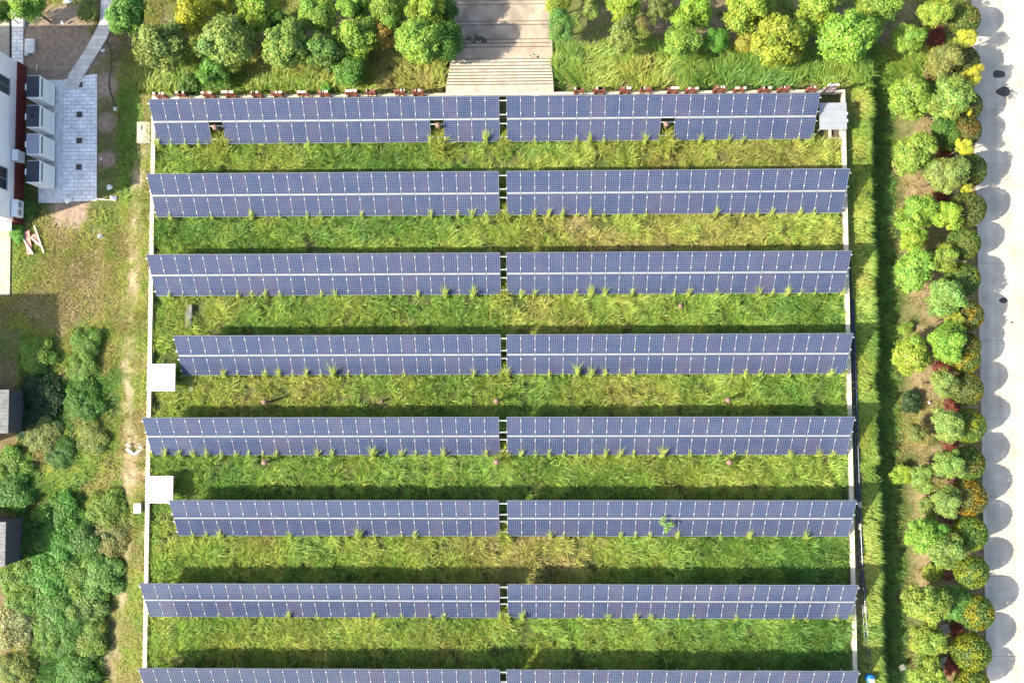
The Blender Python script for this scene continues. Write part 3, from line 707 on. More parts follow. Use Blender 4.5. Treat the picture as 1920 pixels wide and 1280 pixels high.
# ------------------------------------------------------------------ tree crowns and shrubs
def leaf_quads(C, Nrm, size, r_, aspect=.55):
    n_ = len(C); Nrm = Nrm/np.maximum(np.linalg.norm(Nrm, axis=1, keepdims=True), 1e-6)
    a = r_.normal(size=(n_,3)); t = a-Nrm*np.sum(a*Nrm,1,keepdims=True); t /= np.linalg.norm(t,axis=1,keepdims=True); b = np.cross(Nrm, t)
    s = (size*(.65+.7*r_.random(n_)))[:,None]
    V = np.stack([C-t*s*.5, C+b*s*aspect*.5, C+t*s*.5, C-b*s*aspect*.5], 1).reshape(-1,3)
    F = np.arange(n_*4).reshape(-1,4); return V, F
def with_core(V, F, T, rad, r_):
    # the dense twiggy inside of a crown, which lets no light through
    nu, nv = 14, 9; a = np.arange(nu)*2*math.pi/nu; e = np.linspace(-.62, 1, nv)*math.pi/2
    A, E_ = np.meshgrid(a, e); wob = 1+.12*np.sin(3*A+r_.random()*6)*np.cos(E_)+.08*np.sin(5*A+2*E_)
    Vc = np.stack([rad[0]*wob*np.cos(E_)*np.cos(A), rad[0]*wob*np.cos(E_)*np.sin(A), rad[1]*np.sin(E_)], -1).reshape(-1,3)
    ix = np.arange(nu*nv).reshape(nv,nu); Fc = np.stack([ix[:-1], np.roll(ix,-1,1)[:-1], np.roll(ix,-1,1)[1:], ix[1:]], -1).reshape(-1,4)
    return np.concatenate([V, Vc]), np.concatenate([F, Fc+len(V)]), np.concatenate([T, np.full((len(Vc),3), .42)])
def crown_mesh(name, seed, style):
    r_ = np.random.default_rng(seed); Cs = []; Ns = []; Ts = []
    if style == 'ball':
        n_ = 4200; d = r_.normal(size=(n_,3)); d /= np.linalg.norm(d,axis=1,keepdims=True); d = d[d[:,2] > -.75]
        rad = .93+.09*r_.random(len(d))+.05*(fbm(d[:,0]*3+seed, d[:,1]*3+d[:,2]*2, 1.0, seed)-.5)
        C = d*rad[:,None]; C[:,2] *= .95; N_ = d+r_.normal(size=d.shape)*.55; size = .105
        patch = fbm(d[:,0]*1.0+9*seed, d[:,1]+d[:,2]*.6, .55, seed+3, 2)
        ph = r_.random(len(d)); k = sstep(.42,.62,patch+.22*(ph-.5))[:,None]
        tint = .7+.6*r_.random((len(d),1))
        mode = seed % 4
        alt = {0:(1.5,.72,.6), 1:(2.0,1.4,.6), 2:(1.5,.8,.65), 3:(2.2,1.25,.5)}[mode]; amt = {0:.75,1:.9,2:.55,3:1.0}[mode]
        col = tint*lerp(np.ones(3), np.array(alt), k*amt)
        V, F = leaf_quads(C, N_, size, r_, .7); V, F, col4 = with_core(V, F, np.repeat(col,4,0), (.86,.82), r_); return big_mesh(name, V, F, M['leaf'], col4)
    cfg = {'camphor':(60,140,.098,.27,.94), 'broad':(46,210,.088,.33,.9), 'loose':(34,110,.10,.28,.95), 'thicket':(70,190,.082,.25,1.0), 'low':(34,110,.13,.30,1.0)}[style]
    nc, nl, ls, cr, up = cfg
    # clump centres spread through an uneven ellipsoid, more of them near its upper skin
    lob = r_.random(3)*6.28
    for c in range(nc):
        while True:
            d = r_.normal(size=3); d /= np.linalg.norm(d)
            if style in ('thicket','low'): d[2] = abs(d[2])
            if d[2] > -.55: break
        az = math.atan2(d[1], d[0])
        rim = .86+.10*math.sin(2*az+lob[0])+.09*math.sin(3*az+lob[1])+.07*math.sin(5*az+lob[2])
        rad = rim*(.45+.55*r_.random()**.45)-cr*.45
        ctr = d*rad; ctr[2] *= {'camphor':1.12,'broad':1.0,'loose':1.2,'thicket':.62,'low':.55}[style]
        csz = cr*(.7+.6*r_.random()); m_ = int(nl*(csz/cr)**2*(.8+.4*r_.random()))
        e = r_.normal(size=(m_,3)); e /= np.linalg.norm(e,axis=1,keepdims=True); e[:,2] = np.where(e[:,2] < -.3, -e[:,2], e[:,2])
        rr2 = csz*(.55+.5*r_.random((m_,1)))
        Cs.append(ctr+e*rr2*np.array((1,1,.85))); Ns.append(e*.8+np.array((0,0,.55))+d*.25+r_.normal(size=(m_,3))*.42)
        tone = .78+.44*r_.random(); warm = r_.normal(0,.06)
        base = np.array((1+warm*1.2, 1.0, 1-warm))*tone
        Ts.append(base*(.72+.56*r_.random((m_,1))))
    C = np.concatenate(Cs); N_ = np.concatenate(Ns); T = np.concatenate(Ts)
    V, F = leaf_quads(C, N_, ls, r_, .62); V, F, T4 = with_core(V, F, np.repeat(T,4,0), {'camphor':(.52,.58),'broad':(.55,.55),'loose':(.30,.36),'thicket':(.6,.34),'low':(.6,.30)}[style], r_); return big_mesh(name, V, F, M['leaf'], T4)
CR = {s: [crown_mesh('crown', 100*k+7*j+(j if s == 'ball' else 0), s) for j in range(nv)] for k, (s, nv) in enumerate((('camphor',6),('broad',5),('loose',3),('thicket',4),('low',4)))}
CR['ball'] = [crown_mesh('crown', q, 'ball') for q in (40,41,42,43,44,45,46,47)]
def trunk_mesh(seed):
    r_ = np.random.default_rng(seed); q = MB(); b = r_.normal(0,.04,2)
    q.tube([(0,0,-.15),(b[0]*.5,b[1]*.5,.5),(b[0],b[1],1.0)], [.075,.06,.045], 8)
    for k in range(5):
        a = k*1.26+r_.random(); q.tube([(b[0]*.8,b[1]*.8,.72+.05*k),(.22*math.cos(a),.22*math.sin(a),1.05+.03*k),(.48*math.cos(a),.48*math.sin(a),1.3+.06*k)], [.035,.026,.008], 5)
    return q.mesh('trunk', M['bark'])
TRK = [trunk_mesh(k) for k in range(3)]
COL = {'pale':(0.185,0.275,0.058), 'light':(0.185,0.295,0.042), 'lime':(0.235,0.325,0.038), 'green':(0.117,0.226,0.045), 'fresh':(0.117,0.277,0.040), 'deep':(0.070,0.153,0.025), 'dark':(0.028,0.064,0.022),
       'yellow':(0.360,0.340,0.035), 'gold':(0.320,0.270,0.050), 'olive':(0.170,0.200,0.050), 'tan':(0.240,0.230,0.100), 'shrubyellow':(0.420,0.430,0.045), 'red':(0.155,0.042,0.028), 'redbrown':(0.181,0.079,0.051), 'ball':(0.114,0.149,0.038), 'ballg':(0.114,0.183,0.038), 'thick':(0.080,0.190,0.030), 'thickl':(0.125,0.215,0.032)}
count = {}
def plant(style, u, v, rpx, colour, zg, label, cat, group, var=None, trunk=True, lift=None, squash=1.0, stretch=1.0, rz=None, fat=None):
    k = count[style] = count.get(style, -1)+1
    r0 = rpx/26.0
    zc = zg+{'camphor':1.4+r0*.95,'broad':1.0+r0*.9,'loose':.9+r0,'ball':2.45,'thicket':r0*.12+.1,'low':.35*r0+.1}[style] if lift is None else zg+lift
    r = rpx/PPM(zc); x, y = P(u, v, zc)
    nm = {'camphor':'tree','broad':'tree','loose':'tree','ball':'clipped_tree','thicket':'shrub','low':'shrub'}[style]
    if cat == 'shrub': nm = 'shrub'
    t = empty(nm, (x,y,zg), label, cat, group)
    o = bpy.data.objects.new('crown', CR[style][(k if var is None else var) % len(CR[style])]); link(o, t)
    gr = {'ball':1.04,'camphor':1.16,'broad':1.1,'loose':1.12,'thicket':1.1,'low':1.1}[style] if fat is None else fat; o.location = (0,0,zc-zg); o.scale = (r*gr, r*gr*stretch, r*squash); o.rotation_euler = (0,0,rng.random()*6.28 if rz is None else rz)
    if stretch != 1.0: o.rotation_euler = (0,0,0)
    cvar = 1+rng.normal(0,.05,3); c = COL[colour]; o.color = (c[0]*cvar[0], c[1]*cvar[1], c[2]*cvar[2], 1)
    if trunk:
        q = bpy.data.objects.new('trunk', TRK[k % 3]); link(q, t); q.scale = (r, r, max(.3,(zc-zg)*.92)) if style != 'ball' else (.9, .9, zc-zg)
    return t
GW = 'trees of the wood beyond the far wall'; GR = 'trees between the bank and the road'; GB = 'clipped round trees along the road edge'; GS = 'shrubs of the roadside belt'; GT = 'shrubs of the left thicket'
ZW = -1.6
for a in [
 ('broad',50,8,34,'light',-.9,'bright green round tree in the top left corner, right of the dark one','tree'),
 ('broad',4,22,22,'deep',-.9,'dark tree cut by the top left corner','tree'),
 ('camphor',243,24,38,'green',-.9,'green tree just right of the pale path at the top','tree'),
 ('camphor',303,88,43,'pale',ZW,'big pale green tree at the lower left corner of the wood','tree'),
 ('loose',366,22,36,'yellow',ZW,'golden yellow tree near the top left of the wood','tree'),
 ('camphor',428,78,45,'pale',ZW,'big pale tree below right of the golden yellow tree','tree'),
 ('camphor',483,26,34,'lime',ZW,'bright lime tree above right of the big pale tree','tree'),
 ('broad',513,38,24,'deep',ZW,'dark green tree tucked behind the bright lime tree','tree'),
 ('broad',420,0,22,'lime',ZW,'lime tree cut by the top edge, right of the golden yellow tree','tree'),
 ('camphor',540,84,40,'pale',ZW,'pale green tree left of centre, between the big pale tree and a darker green one','tree'),
 ('camphor',608,96,33,'green',ZW,'green tree above left of the round bright green bush','tree'),
 ('broad',600,26,32,'light',ZW,'light green tree at the top, right of the brown clearing','tree'),
 ('camphor',662,16,27,'light',ZW,'upper light green tree of the tall pair left of the yellowing tree','tree'),
 ('camphor',667,74,36,'light',ZW,'lower light green tree of the tall pair left of the yellowing tree','tree'),
 ('broad',655,134,28,'fresh',-1.3,'round bright green bush just behind the red signs left of the steps','shrub'),
 ('loose',402,138,31,'fresh',-1.3,'ragged bright green bush above the third red sign','shrub'),
 ('low',362,163,24,'deep',-1.1,'low dark weeds behind the second and third red signs','shrub'),
 ('low',612,168,13,'fresh',-.8,'small green weed behind the tenth red sign','shrub'),
 ('camphor',726,24,31,'light',ZW,'light green tree above the yellowing tree, left of the plaza','tree'),
 ('loose',722,66,25,'gold',ZW,'yellowing tree with gold leaves left of the plaza','tree'),
 ('camphor',798,22,33,'lime',ZW,'yellow green tree at the top beside the plaza','tree'),
 ('camphor',793,78,40,'light',ZW,'large light green tree at the lower left of the plaza','tree'),
 ('broad',833,78,36,'deep',ZW,'large dark glossy green tree overhanging the left of the plaza','tree'),
 ('broad',838,20,22,'deep',ZW,'dark green tree at the top edge, left of the plaza','tree'),
 ('broad',1052,49,27,'green',ZW,'dense green bush at the right of the plaza','tree'),
 ('broad',1045,4,24,'lime',ZW,'lime topped tree at the top right corner of the plaza','tree'),
 ('loose',1106,20,18,'pale',ZW,'small thin pale tree with bare twigs right of the plaza','tree'),
 ('camphor',1171,14,30,'lime',ZW,'yellow green tree at the top, right of the small thin pale tree','tree'),
 ('loose',1168,66,32,'olive',ZW,'faded olive tree below the yellow green one, above the long grass','tree'),
 ('loose',1236,18,27,'olive',ZW,'olive tree with brown leaves at the top, right of the faded olive tree','tree'),
 ('camphor',1293,24,32,'lime',ZW,'bright tree at the top, above the bright green bush','tree'),
 ('broad',1277,80,33,'light',ZW,'bright green round tree standing over the long grass, right of the faded olive tree','tree'),
 ('broad',1344,76,22,'fresh',ZW,'narrow fresh green tree right of the bright green round tree','tree'),
 ('camphor',1403,18,38,'lime',ZW,'large lime tree at the top edge, right of the clearing','tree'),
 ('loose',1400,78,22,'gold',ZW,'half bare yellowing bush left of the large lime tree near the grass','shrub'),
 ('camphor',1460,78,43,'lime',ZW,'large lime tree nearest the long grass, above the right red signs','tree'),
 ('camphor',1530,16,36,'lime',ZW,'lime tree at the top edge, between two brown clearings','tree'),
 ('camphor',1588,70,46,'light',ZW,'largest light green tree at the right of the wood','tree'),
 ('broad',1646,14,36,'light',ZW,'light green tree at the top edge, left of the roadside belt','tree'),
]: plant(*a, GW if a[7] == 'tree' else None, fat=1.26 if a[0] == 'camphor' else 1.16, squash=1.6 if a[0] == 'camphor' else 1.3, lift=(1.1+a[3]/26.0*1.5) if a[7] == 'tree' else None)
ZR = -1.85
for a in [
 ('camphor',1702,72,32,'light','first light green tree of the inner roadside column, by a brown clearing'),
 ('camphor',1757,22,33,'lime','yellow green tree at the top of the roadside belt'),
 ('camphor',1773,113,37,'olive','olive tree above the rust coloured shrub, near the road'),
 ('camphor',1708,185,43,'light','large light tree, left one of the touching pair beside the topmost row'),
 ('camphor',1784,184,42,'pale','large pale tree, right one of the touching pair beside the topmost row'),
 ('broad',1775,246,33,'deep','dark green tree by the road, below the touching pair'),
 ('camphor',1713,290,42,'light','large light tree left of the dark red bush, above the second row'),
 ('camphor',1774,326,40,'pale','large pale tree by the road beside the top of the second row'),
 ('camphor',1713,401,40,'light','light tree at the inner side beside the foot of the second row'),
 ('camphor',1778,404,29,'lime','smaller lime tree by the road beside the foot of the second row'),
 ('camphor',1713,451,26,'lime','small lime tree just above the large tree beside the third row'),
 ('camphor',1770,484,27,'light','small light tree between the large tree and the road beside the third row'),
 ('camphor',1714,508,40,'light','large light tree at the inner side beside the third row'),
 ('camphor',1772,560,38,'pale','pale tree by the road between the third and fourth rows'),
 ('camphor',1791,597,18,'lime','little lime tree squeezed beside the orange clipped tree'),
 ('camphor',1777,640,37,'light','broad light tree by the road beside the fourth row'),
 ('camphor',1708,666,38,'lime','lime tree at the inner side beside the fourth row'),
 ('camphor',1769,719,27,'pale','pale tree by the road just above the fifth row'),
 ('camphor',1774,795,32,'pale','pale tree by the road beside the fifth row'),
 ('loose',1715,812,22,'olive','narrow olive tree at the inner side beside the fifth row'),
 ('camphor',1780,872,31,'pale','pale tree by the road below the fifth row'),
 ('camphor',1726,897,28,'pale','olive green tree at the inner side between the fifth and sixth rows'),
 ('camphor',1776,939,28,'pale','pale tree by the road beside the top of the sixth row'),
 ('camphor',1735,1003,38,'light','upper left crown of the long double tree beside the sixth row'),
 ('camphor',1774,1030,34,'pale','lower right crown of the long double tree beside the sixth row'),
 ('camphor',1738,1128,42,'light','large light tree beside the seventh row, inner side'),
 ('broad',1787,1126,32,'green','darker green tree right of the large light tree beside the seventh row'),
 ('camphor',1742,1199,36,'light','light tree left of the two broken grey slabs'),
 ('camphor',1744,1266,36,'light','light tree cut by the bottom edge, left of the broken slabs'),
]: plant(a[0],a[1],a[2],a[3],a[4],ZR,a[5],'tree',GR,squash=1.15,fat=1.05,lift=(1.4+a[3]/26.0*.95+(1.1 if a[1] > 1750 else 0)) if a[0] == 'camphor' else None)
balls = [(1808,38,27,0,'ballg'),(1806,118,28,2,'ball'),(1812,200,27,0,'ball'),(1810,246,27,0,'ball'),(1815,320,31,0,'ballg'),(1813,393,32,2,'ball'),(1806,457,29,2,'ballg'),(1804,524,30,1,'ballg'),(1814,592,27,3,'ball'),(1812,648,24,0,'ballg'),(1808,672,27,3,'ballg'),
         (1811,729,29,1,'ball'),(1815,798,30,1,'ballg'),(1813,868,30,0,'ballg'),(1815,932,32,3,'ball'),(1818,1000,30,1,'ballg'),(1821,1071,29,1,'ballg'),(1829,1147,31,3,'ballg'),(1820,1221,33,1,'ballg'),(1822,1284,30,1,'ballg')]
desc = ['green clipped ball','reddish clipped ball beside the upper yellow shrub','clipped ball with a dark red base beside the touching pair','brownish clipped ball behind the bright yellow shrub','large dark green clipped ball beside the second row','green clipped ball with purple tinge beside the second row','clipped ball with rusty flecks beside the gap of two small trees','bright green topped clipped ball beside the third row','small orange clipped ball above the fourth row','dark clipped ball behind the orange and yellow one','orange and yellow clipped ball beside the fourth row',
        'green and rust clipped ball just above the fifth row','clipped ball with a yellow base beside the fifth row','dark clipped ball with rusty foot below the fifth row','big orange clipped ball beside the top of the sixth row','dark green clipped ball with a rust rim beside the sixth row','yellow green clipped ball beside the long double tree','golden clipped ball beside the seventh row','large round yellow green clipped ball beside the broken slabs','clipped ball cut by the bottom edge']
for i, (u, v, r_, md, c) in enumerate(balls):
    plant('ball', u, v, r_, c, -1.8, desc[i]+', on the road edge', 'clipped tree', GB, var=[q for q in range(8) if q % 4 == md][i % 2])
for (st_, u, v, r_, c, lb) in [
 ('loose',1813,72,19,'shrubyellow','upper bright yellow shrub leaning out over the road'),('loose',1823,142,19,'shrubyellow','middle bright yellow shrub leaning out over the road, by the dark mounds'),
 ('loose',1808,275,17,'shrubyellow','bright yellow shrub at the road edge, above the second row'),('loose',1811,352,11,'shrubyellow','tiny yellow shrub at the road edge below the large dark ball'),('loose',1816,206,9,'shrubyellow','tiny yellow sprig at the road edge beside the touching pair'),
 ('low',1756,72,20,'red','dark red bush above the olive tree near the road'),('low',1745,140,16,'redbrown','rust coloured shrub on bare ground left of the olive tree'),('low',1772,288,16,'red','dark red bush between the dark green tree and the large pale tree'),
 ('low',1766,366,17,'red','dark purple red bush beside the second row'),('low',1770,688,20,'red','red bush left of the orange and yellow clipped ball'),('low',1784,759,17,'red','red bush above the pale tree beside the fifth row'),('low',1779,827,18,'red','red bush below the pale tree beside the fifth row'),
 ('low',1786,903,14,'redbrown','brown red bush above the big orange clipped ball'),('low',1782,971,15,'redbrown','brown red bush above the dark ball with a rust rim'),('low',1775,1075,15,'redbrown','brown red bush beside the yellow green clipped ball'),('low',1793,1180,14,'red','dark red bush right of the upper broken slab'),('low',1787,1245,20,'red','dark red bush right of the lower broken slab'),
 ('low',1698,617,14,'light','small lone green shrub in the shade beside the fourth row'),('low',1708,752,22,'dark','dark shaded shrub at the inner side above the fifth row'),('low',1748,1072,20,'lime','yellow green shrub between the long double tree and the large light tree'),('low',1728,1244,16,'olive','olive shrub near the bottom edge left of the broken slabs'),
 ('low',1690,888,22,'lime','glowing lime shrub on the dark bank beside the fifth row'),('low',1740,950,22,'olive','olive shrub on the slope beside the sixth row'),
]: plant(st_, u, v, r_, c, ZR, lb, 'shrub', GS, trunk=(st_ == 'loose'), lift=3.5 if c == 'shrubyellow' else None)
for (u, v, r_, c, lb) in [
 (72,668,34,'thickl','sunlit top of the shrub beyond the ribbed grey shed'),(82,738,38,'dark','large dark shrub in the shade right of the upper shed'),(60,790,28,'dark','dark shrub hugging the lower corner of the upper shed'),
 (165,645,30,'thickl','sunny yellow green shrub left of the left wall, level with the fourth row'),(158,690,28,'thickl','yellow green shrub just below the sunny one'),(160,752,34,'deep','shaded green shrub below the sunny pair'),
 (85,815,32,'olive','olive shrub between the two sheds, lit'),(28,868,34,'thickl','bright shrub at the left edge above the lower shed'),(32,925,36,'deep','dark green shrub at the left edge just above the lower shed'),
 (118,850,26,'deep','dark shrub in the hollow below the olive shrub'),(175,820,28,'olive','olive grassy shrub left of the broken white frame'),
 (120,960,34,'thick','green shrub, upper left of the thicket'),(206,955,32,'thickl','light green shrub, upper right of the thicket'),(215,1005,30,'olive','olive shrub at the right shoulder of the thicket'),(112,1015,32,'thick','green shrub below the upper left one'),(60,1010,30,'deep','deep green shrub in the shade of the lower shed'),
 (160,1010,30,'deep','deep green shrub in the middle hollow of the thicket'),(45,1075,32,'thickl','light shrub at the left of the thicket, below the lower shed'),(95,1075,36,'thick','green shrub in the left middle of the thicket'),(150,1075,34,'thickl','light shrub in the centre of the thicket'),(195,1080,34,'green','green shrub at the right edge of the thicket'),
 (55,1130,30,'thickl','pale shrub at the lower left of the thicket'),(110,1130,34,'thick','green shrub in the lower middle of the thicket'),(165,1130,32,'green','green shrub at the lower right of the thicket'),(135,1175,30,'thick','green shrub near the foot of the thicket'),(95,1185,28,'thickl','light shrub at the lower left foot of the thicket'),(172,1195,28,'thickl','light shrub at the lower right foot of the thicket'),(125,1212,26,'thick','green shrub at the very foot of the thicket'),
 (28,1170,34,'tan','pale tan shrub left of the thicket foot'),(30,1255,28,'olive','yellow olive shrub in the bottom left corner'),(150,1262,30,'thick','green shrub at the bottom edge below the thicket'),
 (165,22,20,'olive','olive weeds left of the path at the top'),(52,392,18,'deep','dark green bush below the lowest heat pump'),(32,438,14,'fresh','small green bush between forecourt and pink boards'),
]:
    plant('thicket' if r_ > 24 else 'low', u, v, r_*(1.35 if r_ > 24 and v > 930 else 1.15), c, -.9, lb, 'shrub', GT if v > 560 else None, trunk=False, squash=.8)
def sprig():
    q = np.random.default_rng(5); Cs = []; Ns = []
    for k, (dx, dy, sz) in enumerate(((0,0,.10),(-.25,.22,.13),(-.12,.42,.10),(.28,.05,.14),(.45,-.02,.09),(.05,-.3,.12),(.02,-.52,.09),(.18,-.15,.10),(-.3,.05,.07))):
        e = q.normal(size=(26,3))*sz*.75; Cs.append(e+np.array((dx,dy,.1*k%.3))); Ns.append(q.normal(size=(26,3))*.5+np.array((0,0,1)))
    V, F = leaf_quads(np.concatenate(Cs), np.concatenate(Ns), .13, q, .5); return big_mesh('foliage', V, F, M['leaf'], np.repeat(.8+.4*q.random((26*9,1))*np.ones(3), 4, 0))
x, y = P(1248, 982, 2.0); t = empty('sapling', (x,y,0), 'leafy sapling growing up through the right array of the sixth row', 'sapling')
o = bpy.data.objects.new('foliage', sprig()); link(o, t); o.location = (0,0,2.05); o.color = (.20,.36,.05,1)
MB().tube([(0,0,-.05),(.02,0,1.0),(0,.05,2.05)], [.02,.015,.008], 6).build('stem', M['bark'], t)

# ------------------------------------------------------------------ grasses
RAMP_X = np.array((0,.3,.5,.75,1.0)); RAMP = np.array(((.090,.215,.042),(.205,.325,.052),(.325,.375,.066),(.32,.275,.095),(.42,.34,.175)))
def ramp(d): d = np.clip(d, 0, 1); return np.stack([np.interp(d, RAMP_X, RAMP[:,k]) for k in range(3)], 1)
def blades(x, y, z, h, wd, ang, bend, col, r_):
    n_ = len(x); dx, dy = np.cos(ang), np.sin(ang)
    wa = ang+math.pi/2+r_.normal(0,.5,n_); wx, wy = np.cos(wa)*wd*.5, np.sin(wa)*wd*.5
    hz = h*np.sqrt(np.clip(1-(bend*.75)**2, .04, 1))
    B = np.stack([x,y,z],1); Mi = np.stack([x+dx*h*bend*.30, y+dy*h*bend*.30, z+hz*.68],1)
    T = np.stack([x+dx*h*bend, y+dy*h*bend, z+hz*(1-.35*bend)],1); W = np.stack([wx,wy,np.zeros(n_)],1)
    V = np.stack([B-W*.8, B+W*.8, Mi+W, Mi-W, T], 1)
    idx = np.arange(n_)[:,None]*5
    F = np.concatenate([idx+np.array([[0,1,2]]), idx+np.array([[0,2,3]]), idx+np.array([[3,2,4]])], 1).reshape(-1,3)
    return V.reshape(-1,3), F, np.repeat(col, 5, 0)
def grass_obj(name, parts):
    Vs, Fs, Cs, b = [], [], [], 0
    for V, F, C in parts: Vs.append(V); Fs.append(F+b); Cs.append(C); b += len(V)
    o = link(bpy.data.objects.new(name, big_mesh(name, np.concatenate(Vs), np.concatenate(Fs), M['grass'], np.concatenate(Cs)))); o['kind'] = 'stuff'; return o
def tufts(x0, x1, y0, y1, ntuft, per, spread, r_):
    """tuft centres and, per blade, the position and the heading away from the tuft centre"""
    cx = r_.uniform(x0, x1, ntuft); cy = r_.uniform(y0, y1, ntuft); rep = r_.poisson(per, ntuft); i = np.repeat(np.arange(ntuft), rep)
    ox = r_.normal(0, spread, len(i)); oy = r_.normal(0, spread, len(i))
    return cx, cy, i, cx[i]+ox, cy[i]+oy, np.arctan2(oy, ox)
r_ = np.random.default_rng(21)
# inside the walls: tall grass in the alleys between the rows
DRYU = np.array((290,480,660,840,1020,1200,1400,1580))
DRY = [(.36,.42,.33,.36,.40,.62,.68,.58),(.36,.30,.28,.26,.74,.70,.62,.55),(.38,.40,.38,.40,.62,.42,.30,.35),(.46,.54,.52,.40,.32,.46,.48,.34),(.26,.22,.34,.36,.36,.48,.46,.42),(.42,.50,.46,.62,.70,.36,.22,.22),(.36,.42,.42,.42,.34,.30,.26,.24),(.3,)*8]
parts = []
COSL = SL*math.cos(TH)
for i in range(8):
    ytop = ROWY[i]+.95                                     # a little way in under the low edge
    ybot = (ROWY[i+1]+COSL-1.0) if i < 7 else ROWY[i]-3
    xs0, xs1 = -27.95, 22.55
    area = (xs1-xs0)*(ytop-ybot); cx, cy, ti, x, y, away = tufts(xs0, xs1, ybot, ytop, int(area*10), 40, .15, r_)
    nx = fbm(cx, cy, 3.2, 61+i); ny = fbm(cx, cy, .9, 71+i)
    u_ = (cx+1.55)/38.5*1000+960-1.0
    d = np.interp(u_, DRYU+0.0, DRY[i])-.05+(nx-.5)*.55+(ny-.5)*.35+r_.normal(0,.05,len(cx))
    hh = np.clip(.18+.85*fbm(cx, cy, 1.1, 81+i)+.15*r_.normal(size=len(cx)), .18, 1.1)*np.where(d > .68, .72, 1.0)
    flow = 6.28*fbm(cx, cy, 5.0, 91)*2.0
    keep = (fbm(x, y, .7, 33+i) > .33) & (x > xs0) & (x < xs1)
    # bare spots
    for (bu, bv, br) in ((640,427,.5),(925,420,.5),(1213,422,.5),(970,570,.6),(1277,573,.6),(1125,308,.8),(720,752,1.0),(690,750,.8),(1010,1040,.5),(345,1240,.5),(300,560,.4),(340,715,.4),(300,760,.6),(352,592,.5),(310,1015,.5),(300,880,.5)):
        bx, by = P(bu, bv, .1); br = br*1.0; keep &= (np.hypot(x-bx, y-by) > br*(.5+.6*r_.random(len(x))))
    for (px0,py0,px1,py1) in ((276,682,328,733),(273,892,324,943),(1536,193,1588,262)):
        a = P(px0,py1,.5); b = P(px1,py0,.5); keep &= ~((x > a[0]) & (x < b[0]) & (y > a[1]) & (y < b[1]))
    x, y, away, ti = x[keep], y[keep], away[keep], ti[keep]; n_ = len(x)
    h = hh[ti]*(.65+.6*r_.random(n_))
    under = y > ROWY[i]+.02; h = np.where(under, np.minimum(h, .5+.5*(y-ROWY[i])), h)
    under2 = y < ROWY[i+1]+COSL if i < 7 else np.zeros(n_, bool); h = np.where(under2, h*.8, h)
    ang = np.where(r_.random(n_) < .55, away, flow[ti]+r_.normal(0,.6,n_)); bend = np.clip(r_.normal(.72,.22,n_), .2, 1.15)
    tone = (.72+.56*r_.random(len(cx)))*(.8+.45*fbm(cx, cy, .7, 97+i))
    col = ramp(d[ti]+r_.normal(0,.10,n_))*(.62+.76*r_.random((n_,1)))*tone[ti][:,None]*1.04
    parts.append(blades(x, y, np.zeros(n_), h, (.019+.020*r_.random(n_)), ang, bend, col, r_))
    # reeds standing up through the joints along the low edge
    for side in 'LR':
        nm2 = NL[i] if side == 'L' else NR[i]; xx0 = XLE[i]-nm2*PITCH if side == 'L' else XRI[i]
        for j in range(nm2+1):
            if r_.random() < .12+.5*float(vnoise(xx0+j*PITCH, 3.7*i, 3.0, 77) > .6): continue
            xj = xx0+j*PITCH; s = .25+1.0*r_.random()**1.3+(1.0 if r_.random() < .05 else 0)
            nb = int(20+30*s); xx = xj+r_.normal(0,.05+.05*s,nb); yy_ = ROWY[i]-.12+r_.normal(0,.1,nb)
            hz = (.95+.62*s)*(.55+.5*r_.random(nb))
            parts.append(blades(xx, yy_, np.zeros(nb), hz, .022+.022*r_.random(nb), np.arctan2(.8, (xj-xx)*3+r_.normal(0,.32,nb)), np.clip(r_.normal(.36,.14,nb),.1,.75), ramp(.34+.2*r_.random(nb))*(.9+.5*r_.random((nb,1)))+np.array((.05,.05,.04)), r_))
    # bunch in the centre gap and in the module holes
    spots = [((XLE[i]+XRI[i])/2, ROWY[i]+.35, .16, 1.5, 300)]
    for (hi, hs), js in holes.items():
        if hi == i:
            for j in js: xx0 = XLE[i]-25*PITCH if hs == 'L' else XRI[i]; spots.append((xx0+(j+.55)*PITCH, ROWY[i]+.15, .26, 1.75, 420))
    for (sx, sy, sp_, hm, nb) in spots:
        xx = sx+r_.normal(0,sp_,nb); yy_ = sy+r_.normal(-.2,.45,nb)
        parts.append(blades(xx, yy_, np.zeros(nb), hm*(.5+.5*r_.random(nb)), .025+.025*r_.random(nb), r_.random(nb)*6.28, np.clip(r_.normal(.4,.18,nb),.05,.8), ramp(.40+.22*r_.random(nb))*(.85+.4*r_.random((nb,1))), r_))
grass_obj('tall_grass', parts)

def field(name, x0, x1, y0, y1, dens, per, spread, fn):
    """fn(cx, cy) -> keep probability, dryness, height, heading, heading noise, bend, width for each tuft"""
    n_ = int((x1-x0)*(y1-y0)*dens); cx, cy, ti, x, y, away = tufts(x0, x1, y0, y1, n_, per, spread, r_)
    kp, d, hh, hd, hn, bd, wd = fn(cx, cy)
    ok = (r_.random(len(cx)) < kp)[ti] & (fn(x, y)[0] > .02); x, y, away, ti = x[ok], y[ok], away[ok], ti[ok]; m_ = len(x)
    ang = np.where(r_.random(m_) < hn[ti], away, hd[ti]+r_.normal(0,.35,m_))
    col = ramp(d[ti]+r_.normal(0,.08,m_))*(.7+.6*r_.random((m_,1)))
    return blades(x, y, terrain(x, y)-.02, hh[ti]*(.6+.7*r_.random(m_)), wd[ti]*(.7+.6*r_.random(m_)), ang, np.clip(bd[ti]+r_.normal(0,.18,m_),.1,1.2), col, r_)
ones = lambda a: np.ones(np.shape(a))
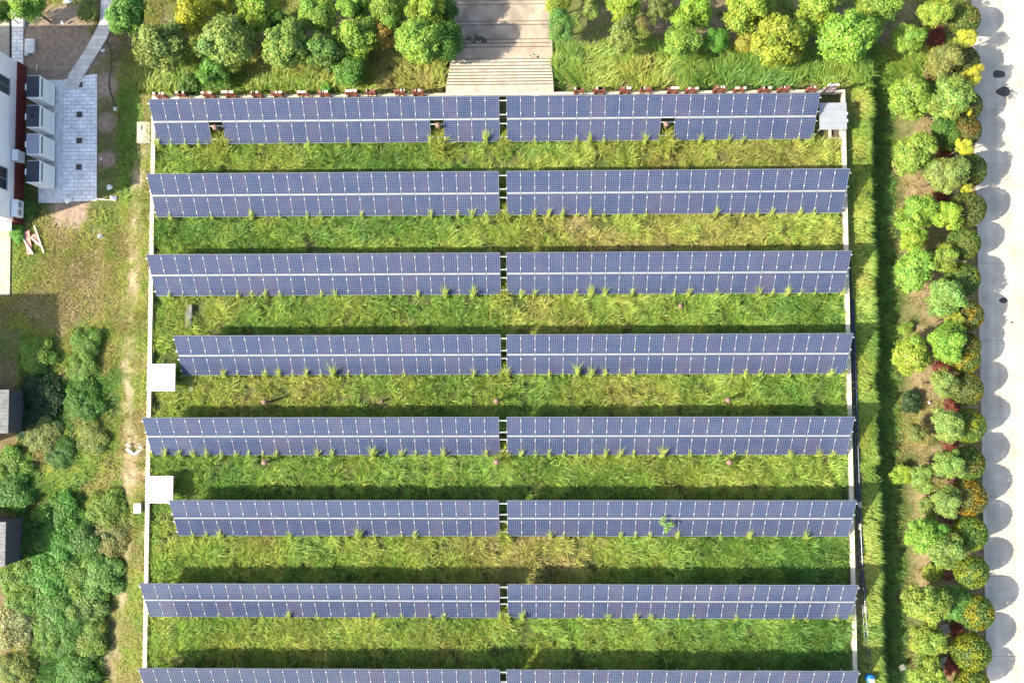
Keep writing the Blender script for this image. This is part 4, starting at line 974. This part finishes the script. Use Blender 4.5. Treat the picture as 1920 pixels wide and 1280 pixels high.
def f_bank(x, y):
    d = x-XR; kp = sstep(.15,.5,d)*sstep(4.6,3.9,d)*(.75+.25*(fbm(x,y,1.2,301) > .35))
    dry = .38*sstep(2.4,1.2,d)+.04+(fbm(x,y,1.6,303)-.5)*.5
    return kp, dry, (.34+.28*fbm(x,y,1.5,305))*np.where(d > 1.9,.75,1.0)*np.where(d < .75,.35,1.0), -.55+1.1*(fbm(x,y,3,307)-.5)*3, .18*ones(x), .95*ones(x), .034*ones(x)
grass_obj('bank_grass', [field('bank', XR, XR+4.8, -23, 24.5, 11, 26, .14, f_bank)])
def f_belt(x, y):
    k = fbm(x,y,2.0,311); kp = sstep(XR+3.5,XR+4.3,x)*sstep(33.2,32.6,x)*(.2+.6*sstep(.42,.62,k))
    return kp, .62+.9*(fbm(x,y,2.6,313)-.40), .16+.2*fbm(x,y,1.5,315), 6.28*fbm(x,y,4,317), .6*ones(x), .7*ones(x), .03*ones(x)
def f_north(x, y):
    plaza_ = (x > -6.6) & (x < 1.75); fr_ = sstep(22.1,22.45,y)*sstep(26.6,25.0,y); wood = sstep(25.5,26.6,y)
    k = fbm(x,y,2.4,321); kp = np.where(plaza_, 0, np.clip(fr_+wood*(.22+.6*sstep(.42,.62,k)), 0, 1))*sstep(-30.5,-29.5,x)*sstep(33,32,x)
    dry = .40+.8*(fbm(x,y,2.8,323)-.45)+.35*(fbm(x,y,.9,324)-.5)-.10*(x > 2)
    return kp, dry, .30+.75*fr_*(.45+.75*fbm(x,y,1.3,325)), math.pi/2+2.6*(fbm(x,y,2.6,327)-.5)*2, .30*ones(x), .55+.4*fr_*ones(x), .032+.012*fr_
grass_obj('meadow_grass', [field('belt', XR+3.4, 33.3, -23, 24, 9.0, 22, .16, f_belt), field('north', -30.5, 33, 21.9, 33, 6.5, 26, .16, f_north)])
PADS = [P(118,150,-.84)+P(183,380,-.84), P(68,150,-.8)+P(118,384,-.8), P(-40,20,-.8)+P(45,135,-.8), P(-40,420,-.8)+P(20,555,-.8)]
PATHC = [P((a[0]+b[0])/2,(a[1]+b[1])/2,-.8) for a, b in zip(pl, pr_)]
def f_left(x, y):
    kp = sstep(-28.45,-28.65,x)*(.5+.5*sstep(.34,.5,fbm(x,y,1.3,331)))
    td = seg_dist(x, y, TRACK); kp = kp*(1-.85*sstep(1.0,.4,td/(.6+.5*vnoise(x,y,2.5,41))))
    for bx, by, br in BARE: kp = kp*(1-.93*sstep(1.15,.8,np.hypot(x-bx,y-by)/br))
    for ax, ay, bx, by in PADS: kp = np.where((x > ax-.05) & (x < bx+.05) & (y < ay+.05) & (y > by-.05), 0, kp)
    kp = np.where(seg_dist(x, y, PATHC) < .75, 0, kp); kp = np.where((x < BX+.15) & (y > 12.4), 0, kp)
    kp = np.where((x < -38.6) & (y < 4.5), 0, kp)
    soil = sstep(-33.2,-32.4,x); kp = np.where((y > 13.5) & (y < 27), kp*np.clip(sstep(-31.8,-30.6,x)+.12, 0, 1), kp)
    green = sstep(-31.6,-30.8,x)*sstep(-29.2,-29.6,x)*sstep(12.5,15,y)*sstep(24,22,y)
    dry = .58+1.1*(fbm(x,y,3.0,333)-.5)+.7*(fbm(x,y,.8,335)-.5); dry = lerp(dry, .12+.2*(fbm(x,y,2,337)), green)
    hh = .16+.22*fbm(x,y,1.2,339)+.2*green+.25*sstep(4,-1,y)*sstep(-31,-32.5,x)
    dry = dry-.5*sstep(6,0,y)*sstep(-30.2,-31.5,x)*(fbm(x,y,2.2,343) > .42); return kp, dry, hh, 6.28*2*fbm(x,y,4.5,341), .45*ones(x), .75*ones(x), (.03+.008*green)
grass_obj('dry_grass', [field('left', -41, -28.4, -22.5, 31, 15, 26, .16, f_left)])
